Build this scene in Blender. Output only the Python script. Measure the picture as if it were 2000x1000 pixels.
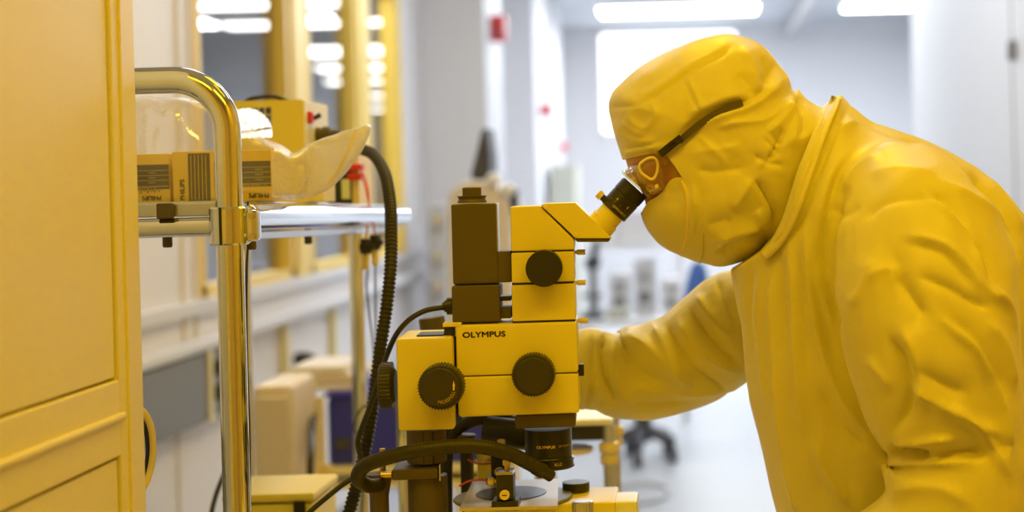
import bpy, bmesh, math, random
import numpy as np
from mathutils import Vector, Matrix, noise
from mathutils.geometry import delaunay_2d_cdt
random.seed(7)
for o in list(bpy.data.objects): bpy.data.objects.remove(o)
SC = bpy.context.scene
COL = SC.collection
pi = math.pi

# ---------------------------------------------------------------- camera
F, PU, PV, CAMZ = 3000.0, 1350.0, 365.0, 1.40      # focal length in px, principal point, camera height
ROLL = math.radians(1.5)
CA, SA = math.cos(ROLL), math.sin(ROLL)
cam = bpy.data.cameras.new('camera'); camo = bpy.data.objects.new('camera', cam); COL.objects.link(camo)
cam.sensor_width = 36; cam.lens = 36*F/2000
cam.shift_x = -(PU-1000)/2000; cam.shift_y = (PV-500)/2000
camo.matrix_world = Matrix(((CA, SA, 0, 0), (0, 0, -1, 0), (-SA, CA, 0, CAMZ), (0, 0, 0, 1)))
cam.clip_start = .05; cam.clip_end = 100
cam.dof.use_dof = True; cam.dof.focus_distance = 1.93; cam.dof.aperture_fstop = 2.8
SC.camera = camo

def at(u, v, Y):
    """world point seen at pixel (u, v) at distance Y in front of the camera"""
    du, dv = u-PU, v-PV
    return Vector(((du*CA-dv*SA)*Y/F, Y, CAMZ-(du*SA+dv*CA)*Y/F))

# ---------------------------------------------------------------- light
SC.view_settings.view_transform = 'Standard'; SC.view_settings.look = 'None'
SC.view_settings.exposure = 0.0; SC.view_settings.gamma = 1.0; SC.view_settings.use_curve_mapping = False
SC.cycles.use_denoising = True
SC.cycles.max_bounces = 8; SC.cycles.transparent_max_bounces = 16; SC.cycles.sample_clamp_indirect = 6
W = bpy.data.worlds.new('world'); SC.world = W; W.use_nodes = True
W.node_tree.nodes['Background'].inputs[0].default_value = (.8, .87, 1, 1)
W.node_tree.nodes['Background'].inputs[1].default_value = .02
AMBER = (1.0, .64, .008)
COOL = (.90, .95, 1.0)
# ceiling fixtures: (x, y, z, length in X, width in Y, colour, strength)
AMBER_LIGHTS = [(.75, .85, 2.95, 1.0, .45, 14.5), (-.45, .5, 2.95, .9, .45, 14), (.0, 3.1, 3.05, .5, .9, 17), (.55, 2.1, 3.0, .7, .35, 2)]
COOL_LIGHTS = [(-.08, 14.8, 3.09, 1.5, .5, 42), (2.27, 14.9, 3.10, 1.45, .5, 34), (-.1, 9.6, 3.12, 1.5, .4, 17), (-.2, 6.6, 3.12, 1.4, .4, 23), (-.9, 3.9, 3.12, .4, .9, 7), (1.0, 12.2, 3.12, 1.4, .4, 78), (.5, 3.7, 3.12, 1.1, .4, 5.5)]  # nearest pair added to whiten the person from the left and below
ADDED_WINDOW_LIGHTS = [(-3.67, 13.6, 3.1, 1.35, .3, 9), (-3.75, 15.2, 3.1, 1.6, .3, 9), (-4.05, 18.2, 3.1, .95, .9, 9), (-4.5, 20.6, 3.1, .9, .5, 9), (-5.0, 23.0, 3.1, .8, .4, 9), (-5.4, 26.5, 3.1, .7, .4, 9), (-6.0, 30.5, 3.1, .7, .4, 9), (-2.5, 7.3, 3.1, 1.3, .7, 30), (-2.6, 9.6, 3.1, 1.3, .7, 20)]  # deep rows stand in for mirrored lights; last pair added to light the person

# ---------------------------------------------------------------- materials
M = {}
def mat(name, col, rough=.5, metal=0, bump=0, bscale=200, spec=.5, var=0, emit=0, coat=0):
    m = bpy.data.materials.new(name); m.use_nodes = True
    nt = m.node_tree; b = nt.nodes['Principled BSDF']
    b.inputs['Base Color'].default_value = (*col, 1)
    b.inputs['Roughness'].default_value = rough; b.inputs['Metallic'].default_value = metal
    b.inputs['Specular IOR Level'].default_value = spec
    b.inputs['Coat Weight'].default_value = coat
    tc = nt.nodes.new('ShaderNodeTexCoord')
    if bump:
        n = nt.nodes.new('ShaderNodeTexNoise'); n.inputs['Scale'].default_value = bscale; n.inputs['Detail'].default_value = 3
        bp = nt.nodes.new('ShaderNodeBump'); bp.inputs['Strength'].default_value = bump; bp.inputs['Distance'].default_value = .002
        nt.links.new(tc.outputs['Object'], n.inputs['Vector']); nt.links.new(n.outputs['Fac'], bp.inputs['Height'])
        nt.links.new(bp.outputs['Normal'], b.inputs['Normal'])
    if var:
        n2 = nt.nodes.new('ShaderNodeTexNoise'); n2.inputs['Scale'].default_value = 14; n2.inputs['Detail'].default_value = 4
        mx = nt.nodes.new('ShaderNodeMix'); mx.data_type = 'RGBA'
        mx.inputs[6].default_value = (*[c*(1-var) for c in col], 1); mx.inputs[7].default_value = (*[min(1, c*(1+var)) for c in col], 1)
        nt.links.new(tc.outputs['Object'], n2.inputs['Vector']); nt.links.new(n2.outputs['Fac'], mx.inputs[0]); nt.links.new(mx.outputs[2], b.inputs['Base Color'])
    if emit:
        b.inputs['Emission Color'].default_value = (*col, 1); b.inputs['Emission Strength'].default_value = emit
    M[name] = m
    return m
mat('wall_paint', (.70, .70, .72), .55, bump=.05, var=.02)
mat('wall_cream', (.80, .77, .76), .5, bump=.04, var=.02)
mat('ceiling_white', (.60, .63, .68), .8, var=.02)
mat('floor_vinyl', (.47, .49, .52), .38, var=.03, spec=.3)
mat('cabinet_paint', (.82, .74, .40), .38, bump=.05, bscale=90, var=.015)
mat('frame_paint', (.86, .62, .11), .4, var=.02)
mat('raceway_grey', (.20, .20, .19), .45, var=.03)
mat('scope_paint', (.82, .71, .13), .42, bump=.10, bscale=900)
mat('scope_olive', (.095, .072, .034), .5, bump=.12, bscale=900)
mat('black_plastic', (.023, .021, .016), .42, bump=.1, bscale=500)
mat('black_knurl', (.040, .036, .026), .4)
mat('black_gloss', (.02, .02, .018), .28)
mat('rubber', (.024, .021, .012), .5)
mat('seam_dark', (.02, .018, .01), .7)
mat('brass', (.80, .56, .20), .3, 1)
mat('brass_paint', (.80, .66, .28), .35)
mat('chrome', (.78, .79, .80), .09, 1)
mat('steel', (.62, .62, .63), .3, 1)
mat('suit', (.72, .645, .23), .42, bump=.10, bscale=60, spec=.35)
M['suit'].node_tree.nodes['Principled BSDF'].inputs['Sheen Weight'].default_value = .35
M['suit'].node_tree.nodes['Principled BSDF'].inputs['Sheen Roughness'].default_value = .45
mat('skin', (.62, .36, .20), .5, bump=.1, bscale=300)
mat('eye_white', (.8, .78, .74), .2)
mat('hair', (.05, .035, .02), .6)
mat('glove', (.82, .72, .45), .5)
mat('box_yellow', (.88, .69, .11), .5, var=.03)
mat('box_panel', (.075, .07, .065), .45)
mat('box_ink', (.05, .04, .03), .6)
mat('box_pale', (.72, .68, .55), .5)
mat('carton_cream', (.80, .72, .50), .6, var=.03)
mat('red_plastic', (.62, .02, .015), .4)
mat('wire_red', (.62, .06, .03), .4)
mat('alarm_red', (.62, .03, .04), .4)
mat('navy', (.035, .04, .46), .55, var=.05)
mat('blue_fabric', (.06, .14, .42), .8)
mat('white_plastic', (.82, .82, .83), .35)
mat('cream_plastic', (.76, .68, .56), .4)
mat('grey_plastic', (.45, .45, .46), .4)
mat('greygreen', (.52, .52, .44), .6)
mat('dark_grey', (.06, .06, .07), .5)
mat('wafer_plate', (.62, .56, .48), .3, .3)
mat('lettering_yellow', (.86, .62, .12), .5)
mat('lettering_dark', (.03, .025, .015), .6)
mat('back_wall', (.62, .46, .13), .6)
mat('floor_dark', (.30, .27, .22), .5)
mat('next_wall', (.58, .53, .47), .7, var=.05)
mat('lamp_white', (1, .99, .95), .5, emit=2.2)
mat('tube_amber', AMBER, .5, emit=1)
mat('mask_seam', (.86, .70, .24), .5)

def emitter(name, col, s):
    m = bpy.data.materials.new(name); m.use_nodes = True; nt = m.node_tree
    nt.nodes.remove(nt.nodes['Principled BSDF'])
    e = nt.nodes.new('ShaderNodeEmission'); e.inputs[0].default_value = (*col, 1); e.inputs[1].default_value = s
    nt.links.new(e.outputs[0], nt.nodes['Material Output'].inputs[0]); M[name] = m; return m

def glassy(name, tint, haze, gloss, hazecol, rough=.06, bump=0, bscale=30, fres=True):
    """thin see-through sheet: transparent + a milky share + a mirror share"""
    m = bpy.data.materials.new(name); m.use_nodes = True; nt = m.node_tree; L = nt.links
    nt.nodes.remove(nt.nodes['Principled BSDF'])
    tr = nt.nodes.new('ShaderNodeBsdfTransparent'); tr.inputs[0].default_value = (*tint, 1)
    df = nt.nodes.new('ShaderNodeBsdfDiffuse'); df.inputs[0].default_value = (*hazecol, 1)
    tl = nt.nodes.new('ShaderNodeBsdfTranslucent'); tl.inputs[0].default_value = (*hazecol, 1)
    a = nt.nodes.new('ShaderNodeMixShader'); a.inputs[0].default_value = .45; L.new(df.outputs[0], a.inputs[1]); L.new(tl.outputs[0], a.inputs[2])
    b = nt.nodes.new('ShaderNodeMixShader'); b.inputs[0].default_value = haze; L.new(tr.outputs[0], b.inputs[1]); L.new(a.outputs[0], b.inputs[2])
    gl = nt.nodes.new('ShaderNodeBsdfGlossy'); gl.inputs[0].default_value = (1, 1, 1, 1); gl.inputs[1].default_value = rough
    c = nt.nodes.new('ShaderNodeMixShader'); L.new(b.outputs[0], c.inputs[1]); L.new(gl.outputs[0], c.inputs[2])
    if fres:
        lw = nt.nodes.new('ShaderNodeFresnel'); lw.inputs[0].default_value = 1.45
        mu = nt.nodes.new('ShaderNodeMath'); mu.operation = 'MULTIPLY'; mu.inputs[1].default_value = gloss; mu.use_clamp = True
        mn = nt.nodes.new('ShaderNodeMath'); mn.operation = 'MINIMUM'; mn.inputs[1].default_value = .4
        L.new(lw.outputs[0], mu.inputs[0]); L.new(mu.outputs[0], mn.inputs[0]); L.new(mn.outputs[0], c.inputs[0])
    else: c.inputs[0].default_value = gloss
    if bump:
        tc = nt.nodes.new('ShaderNodeTexCoord'); n = nt.nodes.new('ShaderNodeTexNoise'); n.inputs['Scale'].default_value = bscale
        n.inputs['Detail'].default_value = 4; n.inputs['Distortion'].default_value = 1.2
        bp = nt.nodes.new('ShaderNodeBump'); bp.inputs['Strength'].default_value = bump; bp.inputs['Distance'].default_value = .01
        L.new(tc.outputs['Object'], n.inputs['Vector']); L.new(n.outputs['Fac'], bp.inputs['Height'])
        L.new(bp.outputs[0], gl.inputs['Normal']); L.new(bp.outputs[0], df.inputs['Normal'])
    L.new(c.outputs[0], nt.nodes['Material Output'].inputs[0]); M[name] = m
glassy('window_glass', (.90, .90, .90), 0, .5, (1, 1, 1), .02)
glassy('bag_plastic', (.97, .94, .86), .12, .5, (.93, .86, .70), .25, bump=1.0, bscale=20)
glassy('bag_plies', (.97, .93, .84), .68, 1.2, (.88, .86, .80), .2, bump=1.0, bscale=26)
glassy('goggle_plastic', (.93, .84, .62), .07, 1.6, (.85, .75, .5), .1)
glassy('lens_clear', (.93, .90, .84), .03, 1.8, (.9, .9, .9), .05)
glassy('far_glass', (.95, .97, 1), .1, 1, (.9, .95, 1), .05)

# ---------------------------------------------------------------- object helpers
OFF = {}
def tag(o, label=None, cat=None, group=None, kind=None):
    if label: o['label'] = label
    if cat: o['category'] = cat
    if group: o['group'] = group
    if kind: o['kind'] = kind
    return o
def thing(name, label, cat, loc, group=None):
    o = bpy.data.objects.new(name, None); o.empty_display_size = .05; COL.objects.link(o)
    o.location = loc; OFF[o.name] = Vector(loc)
    return tag(o, label, cat, group)
def obj(name, bm, m, parent=None, smooth=35, label=None):
    """link a bmesh (world coordinates) as one mesh object; a top-level one gets its origin at its base"""
    me = bpy.data.meshes.new(name)
    if parent is not None: off = OFF[parent.name]
    else:
        cs = np.array([v.co for v in bm.verts]); lo, hi = cs.min(0), cs.max(0)
        off = Vector(((lo[0]+hi[0])/2, (lo[1]+hi[1])/2, lo[2]))
    bmesh.ops.translate(bm, verts=bm.verts, vec=-off)
    bmesh.ops.recalc_face_normals(bm, faces=bm.faces)
    bm.to_mesh(me); bm.free()
    me.materials.append(M[m] if isinstance(m, str) else m)
    if smooth:
        for p in me.polygons: p.use_smooth = True
        if smooth < 180: me.set_sharp_from_angle(angle=math.radians(smooth))
    o = bpy.data.objects.new(name, me); COL.objects.link(o)
    if smooth == 35 and len(me.polygons) < 400: wn = o.modifiers.new('normals', 'WEIGHTED_NORMAL'); wn.keep_sharp = True
    if parent is not None: o.parent = parent; OFF[o.name] = off
    else: o.location = off; OFF[o.name] = off
    if label: o['label'] = label
    return o
def single(name, bm, m, label, cat, group=None, smooth=35): return tag(obj(name, bm, m, None, smooth), label, cat, group)
def struct(name, bm, m, parent=None, smooth=35):
    o = obj(name, bm, m, parent, smooth)
    if parent is None: o['kind'] = 'structure'
    return o
def new(): return bmesh.new()

def box(bm, c, s, bev=0, seg=2, rot=None, taper=1):
    """box centred at c with sizes s"""
    g = bmesh.ops.create_cube(bm, size=1)['verts']
    for v in g:
        v.co = Vector((v.co.x*s[0], v.co.y*s[1], v.co.z*s[2]))
    if bev:
        es = list({e for v in g for e in v.link_edges})
        r = bmesh.ops.bevel(bm, geom=es, offset=bev, segments=seg, affect='EDGES', profile=.5)
        g = list({v for f in r['faces'] for v in f.verts} | {v for v in g if v.is_valid})
    if rot is not None:
        for v in g: v.co = rot @ v.co
    for v in g: v.co += Vector(c)
    return bm
def bx(x0, x1, y0, y1, z0, z1, bev=0, bm=None):
    return box(bm or new(), ((x0+x1)/2, (y0+y1)/2, (z0+z1)/2), (x1-x0, y1-y0, z1-z0), bev)
def pbox(cu, cv, w, h, Y, depth, bev=.002, bm=None):
    """box whose front face (at distance Y) is w x h px centred on pixel (cu, cv)"""
    p = at(cu, cv, Y); s = Y/F
    return box(bm or new(), (p.x, Y+depth/2, p.z), (w*s, depth, h*s), bev)
def prism(bm, pts, y0, y1, bev=0):
    """polygon of (x, z) points extruded from y0 to y1"""
    a = [bm.verts.new((x, y0, z)) for x, z in pts]; b = [bm.verts.new((x, y1, z)) for x, z in pts]
    n = len(pts); fs = [bm.faces.new(a), bm.faces.new(b[::-1])]
    for i in range(n): fs.append(bm.faces.new((a[i], b[i], b[(i+1) % n], a[(i+1) % n])))
    if bev:
        bmesh.ops.bevel(bm, geom=list({e for f in fs for e in f.edges}), offset=bev, segments=2, affect='EDGES', profile=.5)
    return bm
def pprism(pts, Y, depth, bev=.002, bm=None):
    q = [at(u, v, Y) for u, v in pts]
    return prism(bm or new(), [(p.x, p.z) for p in q], Y, Y+depth, bev)
def frame_of(d):
    d = Vector(d).normalized(); a = Vector((0, 0, 1)) if abs(d.z) < .9 else Vector((1, 0, 0))
    x = d.cross(a).normalized(); return x, d.cross(x).normalized(), d
def lathe(bm, p, d, prof, n=40, knurl=0, kd=0, cap=True):
    """revolve (distance along d, radius) pairs about the axis through p; knurl teeth on rings flagged by a third entry"""
    p = Vector(p); ax, ay, ad = frame_of(d); rings = []
    n = n if not knurl else knurl*4
    for pr in prof:
        t, r = pr[0], pr[1]; k = len(pr) > 2 and knurl
        rings.append([bm.verts.new(p+ad*t+(ax*math.cos(2*pi*i/n)+ay*math.sin(2*pi*i/n))*(r-(kd if k and i % 4 in (2, 3) else 0))) for i in range(n)])
    for a, b in zip(rings, rings[1:]):
        for i in range(n): bm.faces.new((a[i], a[(i+1) % n], b[(i+1) % n], b[i]))
    if cap:
        if prof[0][1] > 1e-6: bm.faces.new(rings[0][::-1])
        if prof[-1][1] > 1e-6: bm.faces.new(rings[-1])
    return bm
def cyl(p0, p1, r, n=28, bev=0, bm=None, r1=None):
    p0, p1 = Vector(p0), Vector(p1); L = (p1-p0).length; r1 = r if r1 is None else r1
    pr = [(0, r), (L, r1)] if not bev else [(0, r-bev), (bev*.3, r-bev*.3), (bev, r), (L-bev, r1), (L-bev*.3, r1-bev*.3), (L, r1-bev)]
    return lathe(bm or new(), p0, p1-p0, pr, n)
def smoothpath(pts, k=8):
    P = [Vector(p) for p in pts]
    if len(P) < 3: return P
    Q = [P[0]*2-P[1]]+P+[P[-1]*2-P[-2]]; out = []
    for i in range(1, len(Q)-2):
        a, b, c, d = Q[i-1:i+3]
        for j in range(k):
            t = j/k
            out.append(.5*((2*b)+(c-a)*t+(2*a-5*b+4*c-d)*t*t+(3*b-a-3*c+d)*t**3))
    out.append(P[-1]); return out
def tube(bm, path, r, n=14, rfun=None, closed=False, cap=True):
    """sweep a circle along a list of points; rfun(i) scales the radius ring by ring"""
    P = [Vector(p) for p in path]; N = len(P)
    up = None; rings = []
    for i in range(N):
        t = (P[(i+1) % N]-P[i-1]) if closed or 0 < i < N-1 else (P[1]-P[0] if i == 0 else P[-1]-P[-2])
        t.normalize()
        if up is None: x, y, _ = frame_of(t); up = x
        x = (up-t*up.dot(t)).normalized(); up = x; y = t.cross(x)
        rr = r*(rfun(i) if rfun else 1)
        rings.append([bm.verts.new(P[i]+(x*math.cos(2*pi*k/n)+y*math.sin(2*pi*k/n))*rr) for k in range(n)])
    for i in range(N if closed else N-1):
        a, b = rings[i], rings[(i+1) % N]
        for k in range(n): bm.faces.new((a[k], a[(k+1) % n], b[(k+1) % n], b[k]))
    if cap and not closed: bm.faces.new(rings[0][::-1]); bm.faces.new(rings[-1])
    return bm
def ptube(pts, r, k=8, n=12, bm=None, rfun=None):
    """tube through (u, v, Y) pixel points"""
    return tube(bm or new(), smoothpath([at(*p) for p in pts], k), r, n, rfun)
def resample(path, step):
    P = [Vector(p) for p in path]; d = [0]
    for a, b in zip(P, P[1:]): d.append(d[-1]+(b-a).length)
    n = max(2, int(d[-1]/step)); out = []; j = 0
    for i in range(n+1):
        s = d[-1]*i/n
        while j < len(P)-2 and d[j+1] < s: j += 1
        t = (s-d[j])/max(1e-9, d[j+1]-d[j]); out.append(P[j].lerp(P[j+1], t))
    return out
def ribbed(pts, r, pitch, depth=.12, n=16):
    """corrugated hose through (u, v, Y) pixel points"""
    path = resample(smoothpath([at(*p) for p in pts], 14), pitch/4)
    return tube(new(), path, r, n, lambda i: 1+(depth if i % 4 in (0, 1) else -depth))
def text_verts(s, size, bold=0, sx=1):
    cu = bpy.data.curves.new('t', 'FONT'); cu.body = s; cu.size = 1; cu.align_x = 'CENTER'; cu.align_y = 'CENTER'; 
    cu.resolution_u = 3
    o = bpy.data.objects.new('t', cu); COL.objects.link(o); bpy.context.view_layer.update()
    me = bpy.data.meshes.new_from_object(o.evaluated_get(bpy.context.evaluated_depsgraph_get()))
    vs = [(v.co.x*sx*size, v.co.y*size) for v in me.vertices]; fs = [tuple(p.vertices) for p in me.polygons]
    bpy.data.objects.remove(o); bpy.data.curves.remove(cu); bpy.data.meshes.remove(me)
    return vs, fs
def text(bm, s, size, fn, bold=0, sx=1):
    """lettering laid on a surface: fn(x, y) gives the world point"""
    vs, fs = text_verts(s, size, 0, sx)
    for dx, dy in ([(0, 0)] if not bold else [(0, 0), (bold, 0), (-bold, 0), (0, bold), (0, -bold), (.7*bold, .7*bold), (-.7*bold, -.7*bold)]):
        b = [bm.verts.new(fn(x+dx, y+dy)) for x, y in vs]
        for f in fs:
            try: bm.faces.new([b[i] for i in f])
            except ValueError: pass
    return bm
def flat(o, ex, ey):
    o, ex, ey = Vector(o), Vector(ex), Vector(ey)
    return lambda x, y: o+ex*x+ey*y
def dup(root, loc, rotz=None, label=None):
    r = root.copy(); COL.objects.link(r); r.location = loc
    if rotz is not None: r.rotation_euler = (0, 0, rotz)
    if label: r['label'] = label
    for ch in list(root.children):
        c = ch.copy(); COL.objects.link(c); c.parent = r
        for g in list(ch.children):
            d = g.copy(); COL.objects.link(d); d.parent = c
    return r
# ---------------------------------------------------------------- the setting
ZC = 3.3
struct('floor', bx(-1.6, 2.75, -1.3, 18.1, -.1, 0), 'floor_vinyl')
struct('ceiling', bx(-1.6, 2.75, -1.3, 18.1, ZC, ZC+.1), 'ceiling_white')
# left wall: windows with deep reveals
WX = -1.5
OPEN = [(4.66, 5.73), (6.02, 6.89), (7.17, 7.83)]
ZW0, ZW1 = 1.10, 2.45
bm = new()
bx(WX-.05, WX, -1.3, 18.0, 0, ZW0, bm=bm); bx(WX-.05, WX, -1.3, 18.0, ZW1, ZC, bm=bm)
ys = [-1.3]+[y for o in OPEN for y in o]+[18.0]
for a, b in zip(ys[::2], ys[1::2]): bx(WX-.05, WX, a, b, ZW0, ZW1, bm=bm)
struct('wall_left', bm, 'wall_cream')
for i, (a, b) in enumerate(OPEN):
    w = thing('window_%d' % (i+1), None, None, (WX-.05, (a+b)/2, ZW0)); w['kind'] = 'structure'
    bm = new(); t = .035
    for yy in (a, b-t): bx(WX-.051, WX+.012, yy, yy+t, ZW0, ZW1, bm=bm)
    bx(WX-.051, WX+.012, a, b, ZW0, ZW0+t, bm=bm); bx(WX-.051, WX+.012, a, b, ZW1-t, ZW1, bm=bm)
    obj('window_frame', bm, 'frame_paint', w)
    obj('window_pane', bx(WX-.034, WX-.030, a+t, b-t, ZW0+t, ZW1-t), 'window_glass', w)
for i, (y0, y1) in enumerate([(5.73, 6.02), (6.89, 7.17), (7.83, 7.98)]):      # proud covers on the mullions
    struct('trim_%d' % (i+1), bx(WX, WX+.02, y0+.05, y1-.04, ZW0-.02, ZC-.02, .004), 'frame_paint')
bm = new()
for y in (4.50, 4.61): bx(WX, WX+.012, y, y+.014, .985, ZC, .003, bm)
struct('trim_4', bm, 'wall_cream')
struct('trim_5', bx(WX, WX+.025, -1.3, 8.6, 1.055, 1.10, .006), 'wall_paint')
struct('trim_6', bx(WX, WX+.055, -1.3, 8.6, .950, .985, .010), 'wall_paint')
bm = new()
for y in (3.6, 4.0, 4.42, 4.9): bx(WX, WX+.008, y, y+.02, .06, .735, .002, bm)
struct('trim_7', bm, 'wall_cream')
struct('baseboard_left', bx(WX, WX+.015, -1.3, 8.6, 0, .1, .004), 'raceway_grey')
rw = thing('cable_raceway', 'grey wall trunking running under the white ledge', 'cable duct', (WX+.02, 4, .74))
obj('duct', bx(WX+.0005, WX+.045, -1.0, 5.0, .742, .945, .006), 'raceway_grey', rw)
for y in (2.9, 4.575): obj('joint_cover', bx(WX+.045, WX+.053, y, y+.035, .735, .95, .002), 'cabinet_paint', rw, label='tan joint cover strip')
for y, w_ in ((5.54, 'nearer, just right of the chrome tube'), (6.28, 'farther, left of the cart rear post')):
    single('wall_strip', bx(WX+.0005, WX+.03, y, y+.04, .70, .945, .003), 'cabinet_paint', 'short tan vertical strip under the white ledge, ' + w_, 'wall strip', 'tan strips under the ledge')
for k, z in enumerate((.815, .905)):
    p = at(420, 715 if k else 764, 4.67)
    o = single('wall_socket', box(new(), (WX+.055, 4.67, p.z), (.02, .085, .045), .005), 'black_plastic',
               'black power outlet on grey trunking, %s of the pair behind the cart post' % ('upper' if k else 'lower'), 'outlet', 'outlets on the trunking')
# pilasters of the left wall further down the bay, white, with bright side faces
PIL = [(-1.14, 8.65, 9.42), (-1.20, 12.0, 13.1), (-1.32, 15.2, 16.0)]
for i, (x, a, b) in enumerate(PIL): struct('trim_%d' % (8+i), bx(WX, x, a, b, 0, ZC, .006), 'wall_paint')
struct('wall_back', bx(-1.6, 1.5, -1.4, -1.3, 0, ZC), 'back_wall')
struct('wall_right_near', bx(1.40, 1.52, -1.3, 5.2, 0, ZC), 'back_wall')
bm = new(); bx(1.40, 1.52, 5.2, 9.6, 0, ZC, bm=bm); bx(1.52, 2.7, 9.5, 9.6, 0, ZC, bm=bm); bx(2.65, 2.75, 9.6, 18, 0, ZC, bm=bm)
struct('wall_right', bm, 'wall_paint')
d = thing('door_1', None, None, (1.39, 6.0, 0)); d['kind'] = 'structure'
obj('door_panel', bx(1.375, 1.40, 5.35, 6.50, 0.01, 2.25, .004), 'wall_paint', d)
bm = new(); bx(1.38, 1.405, 6.50, 6.56, 0, 2.3, bm=bm); obj('door_seal', bm, 'raceway_grey', d)
p = at(1984, 97, 6.42)
obj('latch', box(new(), (1.362, 6.45, p.z), (.035, .05, .085), .01), 'raceway_grey', d)
# end wall with one large bright window
bm = new(); wx0, wx1, wz0, wz1 = -1.06, .60, 2.02, 3.25
bx(-1.6, wx0, 18, 18.12, 0, ZC, bm=bm); bx(wx1, 2.75, 18, 18.12, 0, ZC, bm=bm)
bx(wx0, wx1, 18, 18.12, 0, wz0, bm=bm); bx(wx0, wx1, 18, 18.12, wz1, ZC, bm=bm)
struct('wall_end', bm, 'wall_paint')
w = thing('window_4', None, None, (-.25, 18.06, wz0)); w['kind'] = 'structure'
bm = new()
for a, b in ((wx0, wx0+.04), (wx1-.04, wx1)): bx(a, b, 17.98, 18.1, wz0, wz1, bm=bm)
for a, b in ((wz0, wz0+.04), (wz1-.04, wz1)): bx(wx0, wx1, 17.98, 18.1, a, b, bm=bm)
obj('window_frame', bm, 'white_plastic', w)
emitter('daylight', (.93, .97, 1), 3.2)
obj('window_pane', bx(wx0+.04, wx1-.04, 18.06, 18.07, wz0+.04, wz1-.04), 'daylight', w)
# the room behind the left windows
bm = new(); bx(-7.6, -7.5, 2.5, 34, 0, ZC, bm=bm); bx(-7.5, -1.62, 2.4, 2.5, 0, ZC, bm=bm); bx(-7.5, -1.62, 34, 34.1, 0, ZC, bm=bm); bx(-1.72, -1.62, 18.1, 34, 0, ZC, bm=bm)
struct('wall_next_room', bm, 'next_wall')
struct('floor_next_room', bx(-7.6, -1.62, 2.4, 34.1, -.1, 0), 'floor_dark')
struct('ceiling_next_room', bx(-7.6, -1.62, 2.4, 34.1, ZC, ZC+.1), 'next_wall')

# ---------------------------------------------------------------- lamps
def fixture(x, y, z, w, d, em, label, group):
    t = thing('ceiling_light', label, 'ceiling light', (x, y, z), group)
    obj('diffuser', bx(x-w/2, x+w/2, y-d/2, y+d/2, z, z+.015, .004), em, t)
    bm = bx(x-w/2-.02, x+w/2+.02, y-d/2-.02, y+d/2+.02, z+.016, ZC, .004)
    obj('housing', bm, 'white_plastic', t)
for i, (x, y, z, w, d, s) in enumerate(AMBER_LIGHTS):
    fixture(x, y, z, w, d, emitter('amber_lamp_%d' % i, AMBER, s), 'amber safelight panel on the ceiling above the microscope bay', 'amber safelights over the near bay')
clab = ['white ceiling light in front of the bright far window, upper centre of the picture', 'white ceiling light cut off by the near right wall',
        'white ceiling light over the middle of the far bay, above the picture', 'white ceiling light above the white pillars of the window wall', 'narrow white lamp added for extra light beside the window wall above the cart', 'white ceiling light above the far right wall', 'white lamp added for extra light above the aisle right behind the bent person']
for i, (x, y, z, w, d, s) in enumerate(COOL_LIGHTS):
    fixture(x, y, z, w, d, emitter('cool_lamp_%d' % i, COOL, s), clab[i], 'white lights of the far bay')
nlab = ['topmost', 'second from the top', 'third and deepest', 'fourth from the top', 'fifth from the top', 'sixth from the top', 'lowest and farthest']
for i, (x, y, z, w, d, s) in enumerate(ADDED_WINDOW_LIGHTS):
    fixture(x, y, z, w, d, emitter('added_lamp_%d' % i, (1, .98, .94), s), ('lamp panel standing in for a ceiling light mirrored in the left windows, %s of its row' % nlab[i]) if i < 7 else 'white lamp added for extra light close behind the left windows, %s one, above the picture' % ('near' if i == 7 else 'far'), 'added lamps behind the left windows')
bm = new()
tube(bm, [(1.20, 9.8, ZC-.14), (1.20, 17.9, ZC-.14)], .07, 14)
single('diagonal_bar', bm, 'grey_plastic', 'grey bar added to draw the soft dark diagonal under the ceiling behind the hood', 'duct')  # made-up tube drawing the diffuse shadow line under the ceiling
# ---------------------------------------------------------------- far bay, all of it out of focus
def alarm(xw, v, Y, d, w, h, label):
    u = PU+xw*F/Y; p = at(u, v, Y); s = Y/F; t = thing('fire_alarm', label, 'alarm', (xw, Y, p.z), 'red alarm boxes down the bay')
    obj('body', box(new(), (xw+d/2, Y, p.z), (d-.001, w, h), .01), 'alarm_red', t)
    obj('strobe_lens', box(new(), (xw+d*.5, Y-w/2-.006, p.z-h*.2), (d*.5, .012, h*.22), .004), 'far_glass', t)
alarm(-1.14, 56, 8.95, .085, .12, .15, 'red wall alarm box high on the nearest white pillar')
alarm(-1.20, 215, 12.45, .08, .10, .10, 'red alarm box on the second pillar, at middle height')
alarm(-1.32, 287, 15.5, .08, .10, .075, 'smallest and faintest red alarm box, on the farthest pillar')
# grey-green locker
t = thing('storage_cabinet', 'tall greyish green cabinet standing by the far left pillars', 'cabinet', at(1100, 900, 12.6))
p0, p1 = at(1074, 322, 12.6), at(1124, 322, 12.6)
obj('body', bx(p0.x, p1.x, 12.6, 13.1, .05, p0.z, .01), 'greygreen', t)
obj('door', bx(p0.x+.01, p1.x-.01, 12.58, 12.6, .12, p0.z-.02, .004), 'greygreen', t)
obj('handle', bx(p1.x-.04, p1.x-.03, 12.55, 12.58, 1.1, 1.25, .003), 'steel', t)
obj('plinth', bx(p0.x, p1.x, 12.62, 13.1, 0, .05), 'dark_grey', t)
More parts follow.
